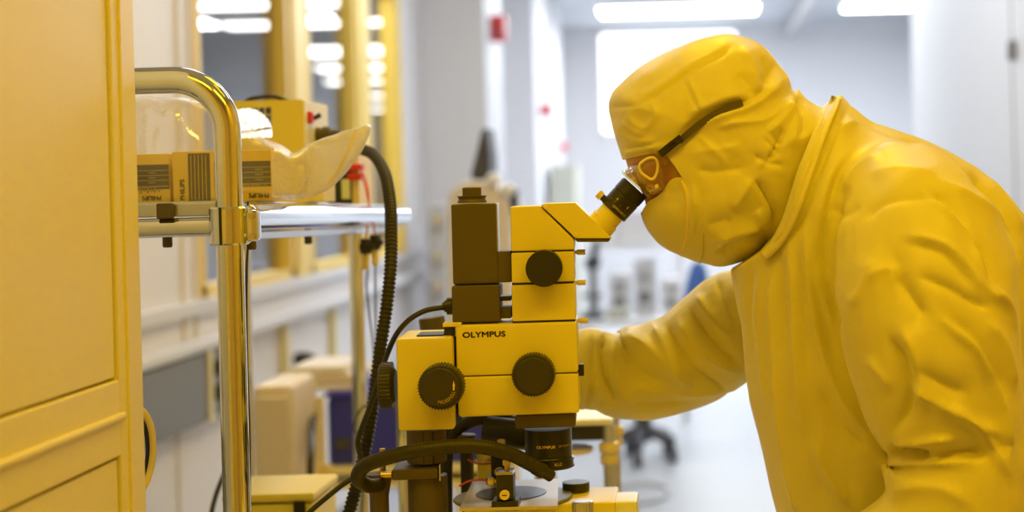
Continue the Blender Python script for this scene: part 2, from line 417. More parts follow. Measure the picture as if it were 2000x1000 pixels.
# cream machine with a rounded shoulder behind the microscope
Y = 5.6
t = thing('process_machine', 'cream machine with rounded shoulders behind the dark camera box', 'machine', at(935, 900, Y))
bm = pprism([(874, 660), (872, 400), (880, 372), (900, 356), (935, 350), (965, 358), (985, 378), (996, 410), (1000, 660)], Y, .5, .02)
obj('housing', bm, 'cream_plastic', t)
p = at(930, 660, Y); obj('pedestal', bx(p.x-.10, p.x+.10, Y+.03, Y+.45, 0, p.z+.01, .01), 'cream_plastic', t)
for u, v in ((962, 352), (990, 372)):
    p = at(u, v, Y-.02); bm = new(); bmesh.ops.create_uvsphere(bm, u_segments=16, v_segments=10, radius=.028); bmesh.ops.translate(bm, verts=bm.verts, vec=p+Vector((0, .02, 0)))
    obj('lamp_cap', bm, 'white_plastic', t, label='white round cap')
p = at(1005, 395, Y+.1); obj('side_knob', box(new(), p, (.028, .1, .10), .01), 'dark_grey', t)
Y = 5.75
t = thing('monitor', 'black monitor turned nearly edge-on atop the cream machine', 'monitor', at(940, 350, Y))
obj('screen', pprism([(918, 345), (930, 300), (940, 255), (950, 248), (956, 300), (957, 345)], Y, .24, .008), 'dark_grey', t)
obj('stand_foot', pprism([(922, 351), (922, 344), (954, 344), (954, 351)], Y+.05, .14, .002), 'black_plastic', t)
# grey-blue gas panel by the window wall
t = thing('gas_panel', 'blurred bluish grey column unit between window wall and microscope', 'panel', at(855, 700, 7.9))
obj('body', pprism([(838, 700), (838, 400), (872, 400), (872, 700)], 7.9, .35, .01), 'grey_plastic', t)
p = at(855, 700, 7.9); obj('foot', bx(p.x-.045, p.x+.045, 7.95, 8.2, 0, p.z+.005), 'dark_grey', t)
for k, v in enumerate((430, 500, 560)): obj('regulator', cyl(at(855, v, 7.9), at(855, v, 7.86), .03, 18), 'steel', t)
# white lab bench with instruments across the end of the aisle
Y = 9.2
t = thing('lab_bench', 'white lab bench down the aisle, behind the eyepiece tube', 'bench', at(1230, 700, Y))
a, b = at(1128, 628, Y), at(1345, 628, Y)
obj('worktop', bx(a.x, b.x, Y, Y+.75, a.z-.04, a.z, .008), 'white_plastic', t)
for x in (a.x+.03, b.x-.03):
    for y in (Y+.04, Y+.7): obj('leg', bx(x-.02, x+.02, y-.02, y+.02, 0, a.z-.041), 'white_plastic', t)
obj('shelf', bx(a.x+.04, b.x-.04, Y+.3, Y+.7, a.z+.42, a.z+.45, .004), 'white_plastic', t)
for x in (a.x+.05, b.x-.05): obj('shelf_post', bx(x-.012, x+.012, Y+.66, Y+.69, a.z, a.z+.6), 'white_plastic', t)
bz = a.z
def bpos(u, v, y): return at(u, v, y)
p = bpos(1206, 612, Y+.1)
t = thing('tray', 'low tan brown tray on the white lab bench', 'tray', (p.x, p.y, bz)); obj('base', bx(p.x-.06, p.x+.06, Y+.08, Y+.3, bz+.0005, bz+.02, .004), 'box_pale', t)
obj('rim', bx(p.x-.067, p.x+.067, Y+.07, Y+.31, bz+.021, bz+.065, .006), 'greygreen', t)
p = bpos(1156, 560, Y+.2)
t = thing('bench_microscope', 'dark small microscope on the white bench, right of the thumbscrews', 'microscope', (p.x, p.y, bz))
obj('base', bx(p.x-.07, p.x+.07, Y+.1, Y+.36, bz, bz+.03, .01), 'dark_grey', t)
obj('arm', bx(p.x-.025, p.x+.03, Y+.28, Y+.34, bz+.03, bz+.34, .012), 'grey_plastic', t)
obj('head', box(new(), (p.x+.01, Y+.2, bz+.34), (.09, .22, .07), .02), 'dark_grey', t)
obj('eyepiece', cyl((p.x+.02, Y+.1, bz+.37), (p.x+.05, Y+.04, bz+.47), .022, 16), 'dark_grey', t)
obj('stage', box(new(), (p.x, Y+.2, bz+.14), (.12, .14, .02), .004), 'dark_grey', t)
for k, (u, w, h, lab, m) in enumerate([(1212, .125, .26, 'white instrument box on the bench, nearest the small microscope', 'white_plastic'),
                                       (1262, .135, .34, 'tall pale instrument at the middle of the white bench', 'wall_paint'),
                                       (1313, .125, .22, 'low white instrument at the right end of the bench', 'white_plastic')]):
    p = bpos(u, 600, Y+.5)
    t = thing('lab_instrument', lab, 'instrument', (p.x, p.y, bz))
    obj('casing', bx(p.x-w/2, p.x+w/2, Y+.42, Y+.64, bz, bz+h, .012), m, t)
    obj('display', bx(p.x-w*.3, p.x+w*.3, Y+.414, Y+.42, bz+h*.55, bz+h*.8, .002), 'grey_plastic', t)
    obj('keypad', bx(p.x-w*.3, p.x+w*.25, Y+.414, Y+.42, bz+h*.2, bz+h*.42, .002), 'raceway_grey', t)
for k, (u, w, h) in enumerate([(1185, .16, .14), (1245, .22, .17), (1310, .14, .12)]):
    p = bpos(u, 500, Y+.5)
    t = thing('supply_box', ['small white supply box on the bench shelf above the microscope', 'large white supply box in the middle of the bench shelf', 'narrow white supply box at the right end of the shelf'][k], 'box', (p.x, p.y, bz+.45), 'boxes on the bench shelf')
    obj('carton', bx(p.x-w/2, p.x+w/2, Y+.42, Y+.62, bz+.451, bz+.45+h, .006), 'white_plastic', t)
    obj('lid', bx(p.x-w/2-.004, p.x+w/2+.004, Y+.416, Y+.624, bz+.451+h, bz+.47+h, .004), 'wall_paint', t)
# blue chair on a black five-star base
Y = 7.9
c = at(1256, 838, Y); p = at(1362, 570, Y)
t = thing('lab_chair', 'blue backed chair behind the far sleeve, its black casters showing below', 'chair', (c.x, c.y, 0))
obj('backrest', pprism([(1330, 626), (1338, 560), (1350, 515), (1370, 508), (1382, 530), (1386, 628)], Y-.03, .06, .02), 'blue_fabric', t)
obj('seat', bx(c.x-.2, c.x+.2, Y-.2, Y+.2, .53, .58, .02), 'blue_fabric', t)
obj('back_post', tube(new(), smoothpath([(p.x, Y+.04, .82), (p.x, Y+.07, .62), (p.x-.05, Y+.05, .53), (c.x+.1, Y, .52)]), .018, 10), 'dark_grey', t)
obj('column', cyl((c.x, Y, .12), (c.x, Y, .53), .025), 'dark_grey', t)
obj('hub', cyl((c.x, Y, .10), (c.x, Y, .27), .045), 'dark_grey', t)
for k in range(5):
    a = 2*pi*k/5-.45; e = Vector((c.x+math.cos(a)*.17, Y+math.sin(a)*.2, .105))
    l = obj('leg', tube(new(), [Vector((c.x, Y, .17)), e], .030, 10), 'dark_grey', t)
    obj('caster', cyl(e+Vector((-.022, 0, -.064)), e+Vector((.022, 0, -.064)), .04, 16), 'dark_grey', l)
    obj('caster_fork', bx(e.x-.012, e.x+.012, e.y-.02, e.y+.02, .05, .12, .004), 'dark_grey', l)
# grey ring-shaped tube on the floor
c = at(1250, 962, 7.0); pts = [(c.x+.13*math.cos(a)*(1+.05*math.sin(3*a)), c.y+.22*math.sin(a), .012) for a in np.linspace(0, 2*pi, 40)[:-1]]
single('floor_loop', tube(new(), pts, .009, 8, closed=True), 'grey_plastic', 'grey loop lying on the bright floor', 'cable')
# small metal stand just behind the microscope: white plate on legs with yellow-lit collars
Y = 2.75
t = thing('plate_stand', 'small metal stand with white top plate behind the objective', 'stand', at(1150, 1000, Y))
a, b = at(1030, 822, Y), at(1196, 822, Y)
obj('top_plate', bx(a.x, b.x, Y, Y+.22, a.z-.012, a.z, .003), 'white_plastic', t)
obj('apron', bx(a.x+.005, b.x-.006, Y+.01, Y+.20, a.z-.040, a.z-.0125, .002), 'black_plastic', t, label='dark apron under the plate')
obj('ring_shelf', lathe(new(), at(1110, 878, Y+.05), (0, 0, 1), [(-.004, .045), (.004, .045)], 30), 'brass_paint', t)
for y in (Y+.012, Y+.2):
    for x in (a.x+.02, b.x-.008):
        l = obj('leg', cyl((x, y, 0), (x, y, a.z-.0125), .011, 16), 'steel', t)
        obj('collar', cyl((x, y, a.z-.062), (x, y, a.z-.044), .018, 20, .002), 'brass_paint', l)
        obj('collar', cyl((x, y, a.z-.082), (x, y, a.z-.066), .016, 20, .002), 'brass_paint', l)
# ---------------------------------------------------------------- outlines turned into rounded bodies
def dense(poly, step):
    out = []; n = len(poly)
    for i in range(n):
        a, b = np.array(poly[i], float), np.array(poly[(i+1) % n], float); k = max(1, int(np.linalg.norm(b-a)/step))
        for j in range(k): out.append(a+(b-a)*j/k)
    return np.array(out)
def curve2(poly, k=6):
    """round off a closed outline with a Catmull-Rom curve"""
    P = np.array(poly, float); n = len(P); out = []
    for i in range(n):
        a, b, c, d = P[i-1], P[i], P[(i+1) % n], P[(i+2) % n]
        for j in range(k):
            t = j/k; out.append(.5*((2*b)+(c-a)*t+(2*a-5*b+4*c-d)*t*t+(3*b-a-3*c+d)*t**3))
    return np.array(out)
def segdist(P, poly):
    P = np.asarray(P, float); best = np.full(len(P), 1e9)
    for a, b in zip(poly, np.roll(poly, -1, 0)):
        d = b-a; t = np.clip(((P-a) @ d)/max(1e-9, d @ d), 0, 1)[:, None]
        best = np.minimum(best, np.linalg.norm(P-(a+t*d), axis=1))
    return best
def inside(P, poly):
    P = np.asarray(P, float); r = np.zeros(len(P), bool)
    for a, b in zip(poly, np.roll(poly, -1, 0)):
        if a[1] == b[1]: continue
        c = (a[1] > P[:, 1]) != (b[1] > P[:, 1]); x = a[0]+(P[:, 1]-a[1])*(b[0]-a[0])/(b[1]-a[1])
        r ^= c & (P[:, 0] < x)
    return r
def inflate(poly, thick, Yc, sil=None, step=8, cap=True, back=None, keep_open=False):
    """a closed (or open at cut edges) body from an outline: thick(P, d) is the half depth in metres at distance d px inside the outline `sil`"""
    poly = np.array(poly, float); sil = poly if sil is None else np.array(sil, float)
    B = dense(poly, step); cand = []
    nb = len(B); tang = np.roll(B, -1, 0)-np.roll(B, 1, 0); nor = np.stack([-tang[:, 1], tang[:, 0]], 1); nor /= np.linalg.norm(nor, axis=1)[:, None]+1e-9
    if not inside(B[:1]+nor[:1]*2, poly)[0]: nor = -nor
    for dd in (1.2, 3.5, 7):
        q = B+nor*dd; cand.append(q[(segdist(q, poly) > dd*.9) & inside(q, poly)])
    lo, hi = poly.min(0), poly.max(0)
    gx, gy = np.meshgrid(np.arange(lo[0], hi[0], step), np.arange(lo[1], hi[1], step*.87)); gx[1::2] += step/2
    q = np.stack([gx.ravel(), gy.ravel()], 1); q = q[inside(q, poly)]; q = q[segdist(q, poly) > 10]
    cand.append(q); V = np.concatenate([B]+cand)
    vs = [Vector(p) for p in V]; es = [(i, (i+1) % nb) for i in range(nb)]
    rv, _, rf = delaunay_2d_cdt(vs, es, [list(range(nb))], 1, 1e-4)[:3]
    R = np.array([tuple(p) for p in rv]); d = segdist(R, sil); d[~inside(R, sil)] = 0; t = thick(R, d); t[d < .3] = 0
    bm = new(); front = []; rear = []
    for p, h in zip(R, t):
        y = Yc(p) if callable(Yc) else Yc
        front.append(bm.verts.new(at(p[0], p[1], y-h)))
        if h > 0:
            b = at(p[0], p[1], y); rear.append(bm.verts.new((b.x, y+h*(back or 1), b.z)))
        else: rear.append(front[-1])
    for f in rf:
        try: bm.faces.new([front[i] for i in f])
        except ValueError: pass
        try: bm.faces.new([rear[i] for i in f][::-1])
        except ValueError: pass
    if cap and not keep_open:
        for e in [e for e in bm.edges if len(e.link_faces) == 1]: pass
        idx = {v: i for i, v in enumerate(front)}
        for e in [e for e in bm.edges if len(e.link_faces) == 1 and e.verts[0] in idx and e.verts[1] in idx]:
            i, j = idx[e.verts[0]], idx[e.verts[1]]
            vs_ = []
            for v in (front[i], front[j], rear[j], rear[i]):
                if v not in vs_: vs_.append(v)
            if len(vs_) > 2:
                try: bm.faces.new(vs_)
                except ValueError: pass
    return bm
def dome(R, T, p=2.0):
    def f(P, d):
        s = np.clip(d/R, 0, 1); return T*(1-(1-s)**p)**(1/p)
    return f
def strokes_on(me_co, me_no, strokes, front=True):
    """push a surface in or out along drawn lines: (polyline px, width px, height m)"""
    co = me_co.copy()
    Y = co[:, 1]; du0 = co[:, 0]*F/Y; dv0 = (CAMZ-co[:, 2])*F/Y
    U = PU+du0*CA+dv0*SA; V = PV-du0*SA+dv0*CA
    P = np.stack([U, V], 1); off = np.zeros(len(co))
    for line, w, h, *lim in strokes:
        L = np.array([tuple(p) for p in smooth2(line)], float); lo, hi = L.min(0)-w*2.5, L.max(0)+w*2.5
        m = (U > lo[0]) & (U < hi[0]) & (V > lo[1]) & (V < hi[1]) & (me_no[:, 1] < .35)
        if lim: m &= (Y > lim[0]) & (Y < lim[1])
        if not m.any(): continue
        Q = P[m]; best = np.full(len(Q), 1e9); par = np.zeros(len(Q)); n = len(L)-1
        for i, (a, b) in enumerate(zip(L[:-1], L[1:])):
            d = b-a; t = np.clip(((Q-a) @ d)/max(1e-9, d @ d), 0, 1); dist = np.linalg.norm(Q-(a+t[:, None]*d), axis=1)
            k = dist < best; best[k] = dist[k]; par[k] = (i+t[k])/n
        fade = np.clip(np.minimum(par, 1-par)*5+.15, 0, 1)
        off[m] += h*np.exp(-(best/w)**1.25)*fade
    return co+me_no*off[:, None]
def smooth2(line, k=5):
    if len(line) < 3: return line
    P = [np.array(p, float) for p in line]; Q = [2*P[0]-P[1]]+P+[2*P[-1]-P[-2]]; out = []
    for i in range(1, len(Q)-2):
        a, b, c, d = Q[i-1:i+3]
        for j in range(k):
            t = j/k; out.append(.5*((2*b)+(c-a)*t+(2*a-5*b+4*c-d)*t*t+(3*b-a-3*c+d)*t**3))
    out.append(P[-1]); return out
def mesh_of(o):
    me = o.data; n = len(me.vertices); co = np.empty(n*3); no = np.empty(n*3)
    me.vertices.foreach_get('co', co); me.vertices.foreach_get('normal', no); return co.reshape(-1, 3), no.reshape(-1, 3)
def put(o, co):
    o.data.vertices.foreach_set('co', np.asarray(co, float).ravel()); o.data.update()

# ---------------------------------------------------------------- tall cream cabinet at the left edge
xr = at(274, 500, 1.8).x
t = thing('tall_cabinet', 'tall cream cabinet with recessed side panels filling the left edge', 'cabinet', (xr-.3, 1.35, 0))
Yg = 1.725
zu = at(246, 742, Yg).z; zl = at(250, 890, Yg).z
obj('body', bx(xr-.6, xr-.012, .75, 1.795, .02, 2.3, .004), 'cabinet_paint', t)
bm = new()
for a, b, c, d in ((Yg, 1.80, .0, 2.32), (.74, .80, 0, 2.32)): bx(xr-.014, xr, a, b, c, d, .003, bm)
bx(xr-.0145, xr-.0005, .79, Yg+.004, zl, zu, .003, bm); bx(xr-.0145, xr-.0005, .79, Yg+.004, 2.2, 2.32, .003, bm); bx(xr-.0145, xr-.0005, .79, Yg+.004, 0, .12, .003, bm)
obj('side_frame', bm, 'cabinet_paint', t)
bm = bx(xr-.013, xr-.0035, .80, Yg-.0035, zu+.0035, 2.20, .0015); obj('side_panel', bm, 'cabinet_paint', t)
bm = bx(xr-.013, xr-.0035, .80, Yg-.0035, .12, zl-.0035, .0015); obj('side_panel', bm, 'cabinet_paint', t)
obj('rail_moulding', bx(xr-.004, xr+.005, .80, Yg+.01, (zu*.52+zl*.48)-.004, (zu*.52+zl*.48)+.004, .003), 'cabinet_paint', t)
obj('corner_bead', bx(xr-.003, xr+.0025, 1.748, 1.756, .02, 2.3, .001), 'cabinet_paint', t)
# cable loop hanging behind the cabinet edge
pts = [(268, 795, 1.93), (281, 806, 1.93), (294, 832, 1.935), (299, 872, 1.94), (295, 912, 1.94), (284, 945, 1.93), (268, 962, 1.92), (245, 940, 1.93), (238, 880, 1.935), (246, 822, 1.93), (260, 800, 1.925)]
t = thing('coiled_cable', 'yellow and black cable loops hanging behind the cream cabinet', 'cable', at(280, 960, 1.93))
obj('outer_loop', ptube(pts, .0042), 'brass_paint', t)
obj('inner_loop', ptube([(u-9, v+4, y+.012) for u, v, y in pts], .0036), 'black_plastic', t)

# ---------------------------------------------------------------- chrome cart
YH = 1.95
hx = at(450, 500, YH).x; hl = hx-.36; hz = at(380, 155, YH).z
t = thing('utility_cart', 'chrome cart with bent tube handle, piled with lamp boxes', 'cart', (hx-.15, 2.5, 0))
R = .067; path = [(hl, YH, .12), (hl, YH, hz-R)]
path += [(hl+R-R*math.cos(a), YH, hz-R+R*math.sin(a)) for a in np.linspace(0, pi/2, 14)[1:]]
path += [(hx-R+R*math.sin(a), YH, hz-R+R*math.cos(a)) for a in np.linspace(0, pi/2, 14)]
path += [(hx, YH, .12)]
obj('push_handle', tube(new(), path, .0172, 36), 'chrome', t, label='bent chrome tube')
tilt = lambda y: -.020*(y-2.0)/1.1
zt, zb = 1.3985, 1.352
def slab(x0, x1, y0, y1, z0, z1, bev):
    bm = bx(x0, x1, y0, y1, z0, z1, bev)
    for v in bm.verts: v.co.z += tilt(v.co.y)
    return bm
dx0, dx1 = hl-.01, hx+.004
obj('deck', slab(dx0, dx1-.015, 2.0, 3.1, zt-.012, zt, .002), 'steel', t)
obj('front_rail', slab(dx0, hx-.02, 1.972, 1.995, zt-.020, zt-.002, .003), 'steel', t)
obj('front_tube', tube(new(), [(dx0, 1.975, zb+.013), (hx-.018, 1.975, zb+.013)], .0125, 20), 'chrome', t)
obj('side_tube', cyl((hx+.005, 2.0, 1.377), (hx+.012, 3.06, 1.357), .0185, 28, .008), 'chrome', t)
obj('under_rail', slab(hx-.03, hx+.004, 2.0, 3.05, zb-.006, zb+.004, .002), 'steel', t)
obj('rear_tube', tube(new(), [(dx0, 3.07, zb+.0), (hx, 3.07, zb+.0)], .0125, 16), 'chrome', t)
for k, (u, Yp) in enumerate(((698, 3.08), (477, 3.06))):
    q = at(u, 600, Yp); obj('rear_post', cyl((q.x, Yp, .12), (q.x, Yp, zt-.045), .0145, 24), 'chrome', t)
for (x, y) in ((hx, YH), (hl, YH), (at(698, 600, 3.08).x, 3.08), (at(477, 600, 3.06).x, 3.06)):
    c = obj('caster', cyl((x-.012, y, .05), (x+.012, y, .05), .05, 24, .004), 'rubber', t)
    obj('caster_fork', bx(x-.018, x+.018, y-.02, y+.02, .09, .13, .005), 'steel', c)
obj('lower_deck', bx(dx0, hx-.02, 2.0, 3.08, .30, .32, .003), 'steel', t)
# clamp that joins the deck to the handle
pc = at(452, 441, YH); h = .024
c = obj('clamp', lathe(new(), (hx, YH, pc.z-h), (0, 0, 1), [(0, .0235), (.002, .0255), (2*h-.002, .0255), (2*h, .0235)], 40), 'chrome', t, label='two piece collar on the tube')
box(bm := new(), (hx-.004, YH-.0255, pc.z), (.0025, .003, 2*h*.98), 0); obj('clamp_gap', bm, 'seam_dark', c)
bm = box(new(), (hx+.029, YH+.002, pc.z), (.018, .022, 2*h*.86), .006); obj('clamp_lug', bm, 'chrome', c)
for dz in (-.014, .012): obj('bolt', cyl((hx+.030, YH-.012, pc.z+dz), (hx+.030, YH-.006, pc.z+dz), .0042, 6), 'steel', c)
for u, v, y in ((327, 470, 2.0), (491, 474, 1.98), (602, 466, 2.45)):
    q = at(u, v, y); obj('foot_clip', cyl(q+Vector((0, 0, -.009)), q+Vector((0, 0, .016)), .0062, 14, .002), 'scope_olive', t)
q = at(326, 412, 1.972); obj('deck_shade_block', box(new(), (q.x, 1.966, q.z), (.020, .012, .020), .002), 'scope_olive', t)  # dark block carries the rail's shadow and reflections in its colour

# ---------------------------------------------------------------- lamp cartons on the cart
def lamp_carton(u0, u1, v0, v1, Y, depth, yaw, label, style):
    s = Y/F; a = at((u0+u1)/2, v1, Y); w = (u1-u0)*s; hgt = (v1-v0)*s
    t = thing('lamp_carton', label, 'box', (a.x, a.y, zt+tilt(Y)), 'yellow lamp cartons on the cart')
    z0 = zt+tilt(Y)+.0005
    L = lambda x, y, z: (a.x+x, a.y+y, z0+z)
    obj('carton', box(new(), L(0, depth/2, hgt/2), (w, depth, hgt), .0015), 'box_yellow', t)
    f = -.0006
    pb = .0004
    if style == 'front':
        obj('label_panel', box(new(), L(0, f, hgt*.53), (w*.97, .0008, hgt*.50), pb), 'box_panel', t)
        bm = new()
        for k, zz in enumerate((.66, .56, .46)): box(bm, L(0, f-.0006, hgt*zz), (w*.97, .0004, hgt*.008))
        box(bm, L(0, f-.0006, hgt*.335), (w*.97, .0004, hgt*.012))
        obj('label_line', bm, 'box_pale', t)
        bm = new()
        for k, zz in enumerate((.61, .51, .41)): text(bm, 'Lampes', hgt*.05, flat(L(w*.14, f-.0008, hgt*zz), (-1, 0, 0), (0, 0, -1)))
        text(bm, 'For reflector lamps', hgt*.062, flat(L(0, f-.0008, hgt*.30), (-1, 0, 0), (0, 0, -1)))
        obj('small_print', bm, 'box_pale', t)
        bm = new(); text(bm, 'PHILIPS', hgt*.125, flat(L(w*.12, f-.0004, hgt*.105), (-1, 0, 0), (0, 0, -1)), bold=.0002); obj('lettering', bm, 'box_ink', t)
    elif style == 'spine':
        obj('label_panel', box(new(), L(w*.12, f, hgt*.48), (w*.50, .0008, hgt*.95), pb), 'box_panel', t)
        bm = new()
        for k in range(5): box(bm, L(w*(-.06+.085*k), f-.0006, hgt*.47), (.0007, .0004, hgt*.9))
        obj('label_line', bm, 'box_yellow', t)
        bm = new(); text(bm, 'PHILIPS', hgt*.13, flat(L(-w*.27, f-.0004, hgt*.24), (0, 0, 1), (-1, 0, 0)), bold=.0002); obj('lettering', bm, 'box_ink', t)
    t.rotation_euler = (0, 0, yaw)
    return t
lamp_carton(238, 333, 297, 393, 2.10, .09, 0, 'yellow lamp carton with upside-down lettering, beside the cream cabinet', 'front')
lamp_carton(337, 424, 294, 393, 2.09, .08, math.radians(-4), 'yellow lamp carton with sideways lettering, left of the chrome tube', 'spine')
lamp_carton(466, 531, 294, 393, 2.12, .11, math.radians(2), 'yellow lamp carton with upside-down lettering, right of the chrome tube', 'front')
# scribble on the first carton
q = at(290, 372, 2.096); pts = [(q.x+.001*i, 2.0975, q.z+.0022*math.sin(i*1.3)+.0016*math.sin(i*.7)) for i in range(-16, 17)]
bm = tube(new(), smoothpath(pts, 4), .00035, 5); o = obj('handwriting', bm, 'box_ink', bpy.data.objects['lamp_carton'])
# tan carton behind the bag
Y = 2.40; a, b = at(534, 408, Y), at(630, 300, Y)
t = thing('cardboard_carton', 'plain tan carton on the cart behind the plastic bag', 'box', ((a.x+b.x)/2, Y, zt+tilt(Y)))
z0 = zt+tilt(Y)
obj('carton', bx(a.x, b.x, Y, Y+.08, z0, z0+.070, .002), 'carton_cream', t)
obj('flap', bx(a.x-.001, b.x+.001, Y-.002, Y+.04, z0+.0705, z0+.073, .0008), 'carton_cream', t)
obj('sticker', bx(a.x+.012, a.x+.035, Y-.003, Y-.0005, z0+.035, z0+.055, .0002), 'box_pale', t)

# light source / fan unit
Y = 2.52; a = at(592, 278, Y); xr2 = a.x; xl2 = at(447, 200, Y).x; zt2 = at(520, 196, Y).z; z0 = zt+tilt(Y)+.001; D = .17
t = thing('light_source', 'yellow light source box with a glowing grille on the cart', 'lamp unit', ((xl2+xr2)/2, Y, z0))
gx1 = at(530, 240, Y).x; gz1 = at(500, 210, Y).z; gz0 = at(500, 268, Y).z; gx0 = xl2+.006
bm = new(); bx(gx1, xr2, Y, Y+.004, z0, zt2, bm=bm); bx(xl2, gx1, Y, Y+.004, gz1, zt2, bm=bm); bx(xl2, gx1, Y, Y+.004, z0, gz0, bm=bm); bx(xl2, gx0, Y, Y+.004, gz0, gz1, bm=bm)
bx(xl2, xr2, Y+.004, Y+D, zt2-.003, zt2, bm=bm); bx(xl2, xr2, Y+.004, Y+D, z0, z0+.003, bm=bm)
bx(xl2, xl2+.003, Y+.004, Y+D, z0+.003, zt2-.003, bm=bm); bx(xl2, xr2, Y+D-.003, Y+D, z0+.003, zt2-.003, bm=bm)
obj('housing', bm, 'scope_paint', t)
obj('control_panel', bx(xr2-.003, xr2+.003, Y+.004, Y+D-.004, z0, zt2-.002, .001), 'white_plastic', t, label='white side panel')
bm = new()
n = 6
for k in range(1, n): bx(gx0+(gx1-gx0)*k/n-.0008, gx0+(gx1-gx0)*k/n+.0008, Y+.001, Y+.003, gz0, gz1, bm=bm)
for k in range(1, 4): bx(gx0, gx1, Y+.001, Y+.003, gz0+(gz1-gz0)*k/4-.0008, gz0+(gz1-gz0)*k/4+.0008, bm=bm)
obj('grille', bm, 'scope_paint', t)
obj('grille_well', bx(gx0-.002, gx1+.002, Y+.045, Y+.05, gz0-.004, gz1+.004), 'black_plastic', t)
bc = at(482, 262, Y+.03)
bm = new(); lathe(bm, (bc.x, Y+.030, bc.z), (0, -1, 0), [(0, .042), (.006, .037), (.009, .024), (.010, .001)], 40)
o = obj('reflector', bm, 'lamp_white', t, label='glowing white reflector')
box(bm := new(), (bc.x, Y+.0185, bc.z+.003), (.086, .002, .005), 0, rot=Matrix.Rotation(math.radians(-8), 3, 'Y')); obj('reflector_strap', bm, 'black_plastic', o)
q = at(598, 230, Y+.03); obj('rocker_switch', box(new(), (xr2+.006, q.y, q.z), (.008, .018, .020), .003), 'red_plastic', t)
q2 = Vector((xr2+.004, q.y+.02, q.z-.002)); obj('toggle_switch', cyl(q2, q2+Vector((.014, -.002, .007)), .0035, 12, r1=.0045), 'black_plastic', t)
q = at(622, 258, Y+.07); NOZ = Vector((xr2, Y+.08, q.z-.004))
obj('hose_nozzle', lathe(new(), NOZ, (1, 0, -.1), [(0, .013), (.012, .013), (.014, .016), (.024, .016), (.026, .012), (.04, .012)], 28), 'scope_olive', t)
obj('carry_handle', tube(new(), smoothpath([(xl2+.01, Y+.05, zt2-.001), (xl2+.025, Y+.05, zt2+.007), (xl2+.06, Y+.05, zt2+.009), (xl2+.085, Y+.05, zt2+.0)], 8), .0035, 12), 'black_plastic', t)

# power supply with red terminals
Y = 2.78; a, b = at(640, 396, Y), at(700, 300, Y); z0 = zt+tilt(Y)
t = thing('power_supply', 'black power supply with red terminals at the cart end', 'power supply', ((a.x+b.x)/2, Y, z0))
obj('case', bx(a.x, b.x-.012, Y, Y+.12, z0, z0+.085, .003), 'black_plastic', t)
obj('meter_window', bx(a.x+.026, b.x-.016, Y-.0015, Y+.002, z0+.010, z0+.046, .0006), 'chrome', t)
obj('end_plate', bx(b.x-.012, b.x, Y-.004, Y+.12, z0, z0+.088, .0015), 'brass_paint', t)
for v in (327, 345):
    q = at(694, v, Y-.02); obj('terminal', box(new(), (q.x, Y-.016, q.z), (.027, .024, .0125), .003), 'red_plastic', t, label='red terminal')
# two red test leads ending in black plugs
for k, pts in enumerate(([(700, 328, 2.745), (712, 345, 2.73), (720, 380, 2.71), (719, 420, 2.70), (715, 470, 2.70)], [(700, 345, 2.745), (711, 356, 2.735), (719, 390, 2.72), (728, 430, 2.715), (733, 462, 2.715)])):
    t = thing('test_lead', ['red test lead hanging off the cart, its plug on the left', 'red test lead hanging off the cart, its plug on the right'][k], 'cable', at(*pts[-1]), 'red test leads')
    obj('wire', ptube(pts, .0015, 8, 8), 'wire_red', t)
    u, v, y = pts[-1]
    p0 = at(u, v-4, y); p1 = at(u-1, v+26, y)
    obj('plug', cyl(p0, p1, .0105, 14, .003), 'black_plastic', t)
    obj('plug_collar', box(new(), at(u+2, v+12, y), (.026, .02, .012), .003), 'black_plastic', t)
    obj('plug_tip', cyl(p1, p1+Vector((0, 0, -.028)), .0062, 12, .002), 'brass_paint', t)
t = thing('thin_cable', 'thin grey cable hanging below the test leads', 'cable', at(722, 700, 2.72))
obj('strand', ptube([(719, 512, 2.70), (716, 560, 2.71), (722, 620, 2.72), (730, 690, 2.73), (726, 760, 2.74), (716, 830, 2.74), (712, 900, 2.75), (706, 1010, 2.75)], .0017, 8, 8), 'rubber', t)
obj('strand', ptube([(733, 506, 2.715), (733, 560, 2.72), (734, 640, 2.73), (735, 700, 2.74), (726, 780, 2.745), (704, 800, 2.75), (690, 836, 2.76), (700, 846, 2.75), (716, 848, 2.75)], .0017, 8, 8), 'rubber', t)

# clear plastic bag over the cartons, its mouth flaring to the right
bag = [(226, 205), (262, 193), (300, 188), (345, 190), (392, 198), (425, 214), (455, 235), (480, 258), (512, 272), (545, 287), (573, 301), (600, 284), (640, 265), (690, 252), (723, 243), (718, 270), (703, 300), (683, 330), (655, 357), (625, 377), (596, 387), (560, 388), (525, 385), (480, 378), (430, 392), (340, 393), (240, 392)]
def bagY(p):
    return 2.135+.05*np.clip((p[0]-520)/200, 0, 1)
def bagT(P, d):
    T = np.where(P[:, 0] < 500, .105, .105-.090*np.clip((P[:, 0]-500)/110, 0, 1))
    return T*np.sqrt(1-(1-np.clip(d/14, 0, 1))**2)
bm = inflate(curve2(bag, 3), bagT, bagY, step=6)
for v in bm.verts:
    c = v.co*Vector((22, 9, 15)); F1 = noise.voronoi(c)[0][0]
    v.co.y += .012*(F1-.5)+.010*noise.noise(v.co*Vector((40, 4, 9)))
    v.co.z += .004*noise.noise(v.co*40)
for v in bm.verts: v.normal_update()
bm.normal_update()
co = np.array([tuple(v.co) for v in bm.verts]); no = np.array([tuple(v.normal) for v in bm.verts])
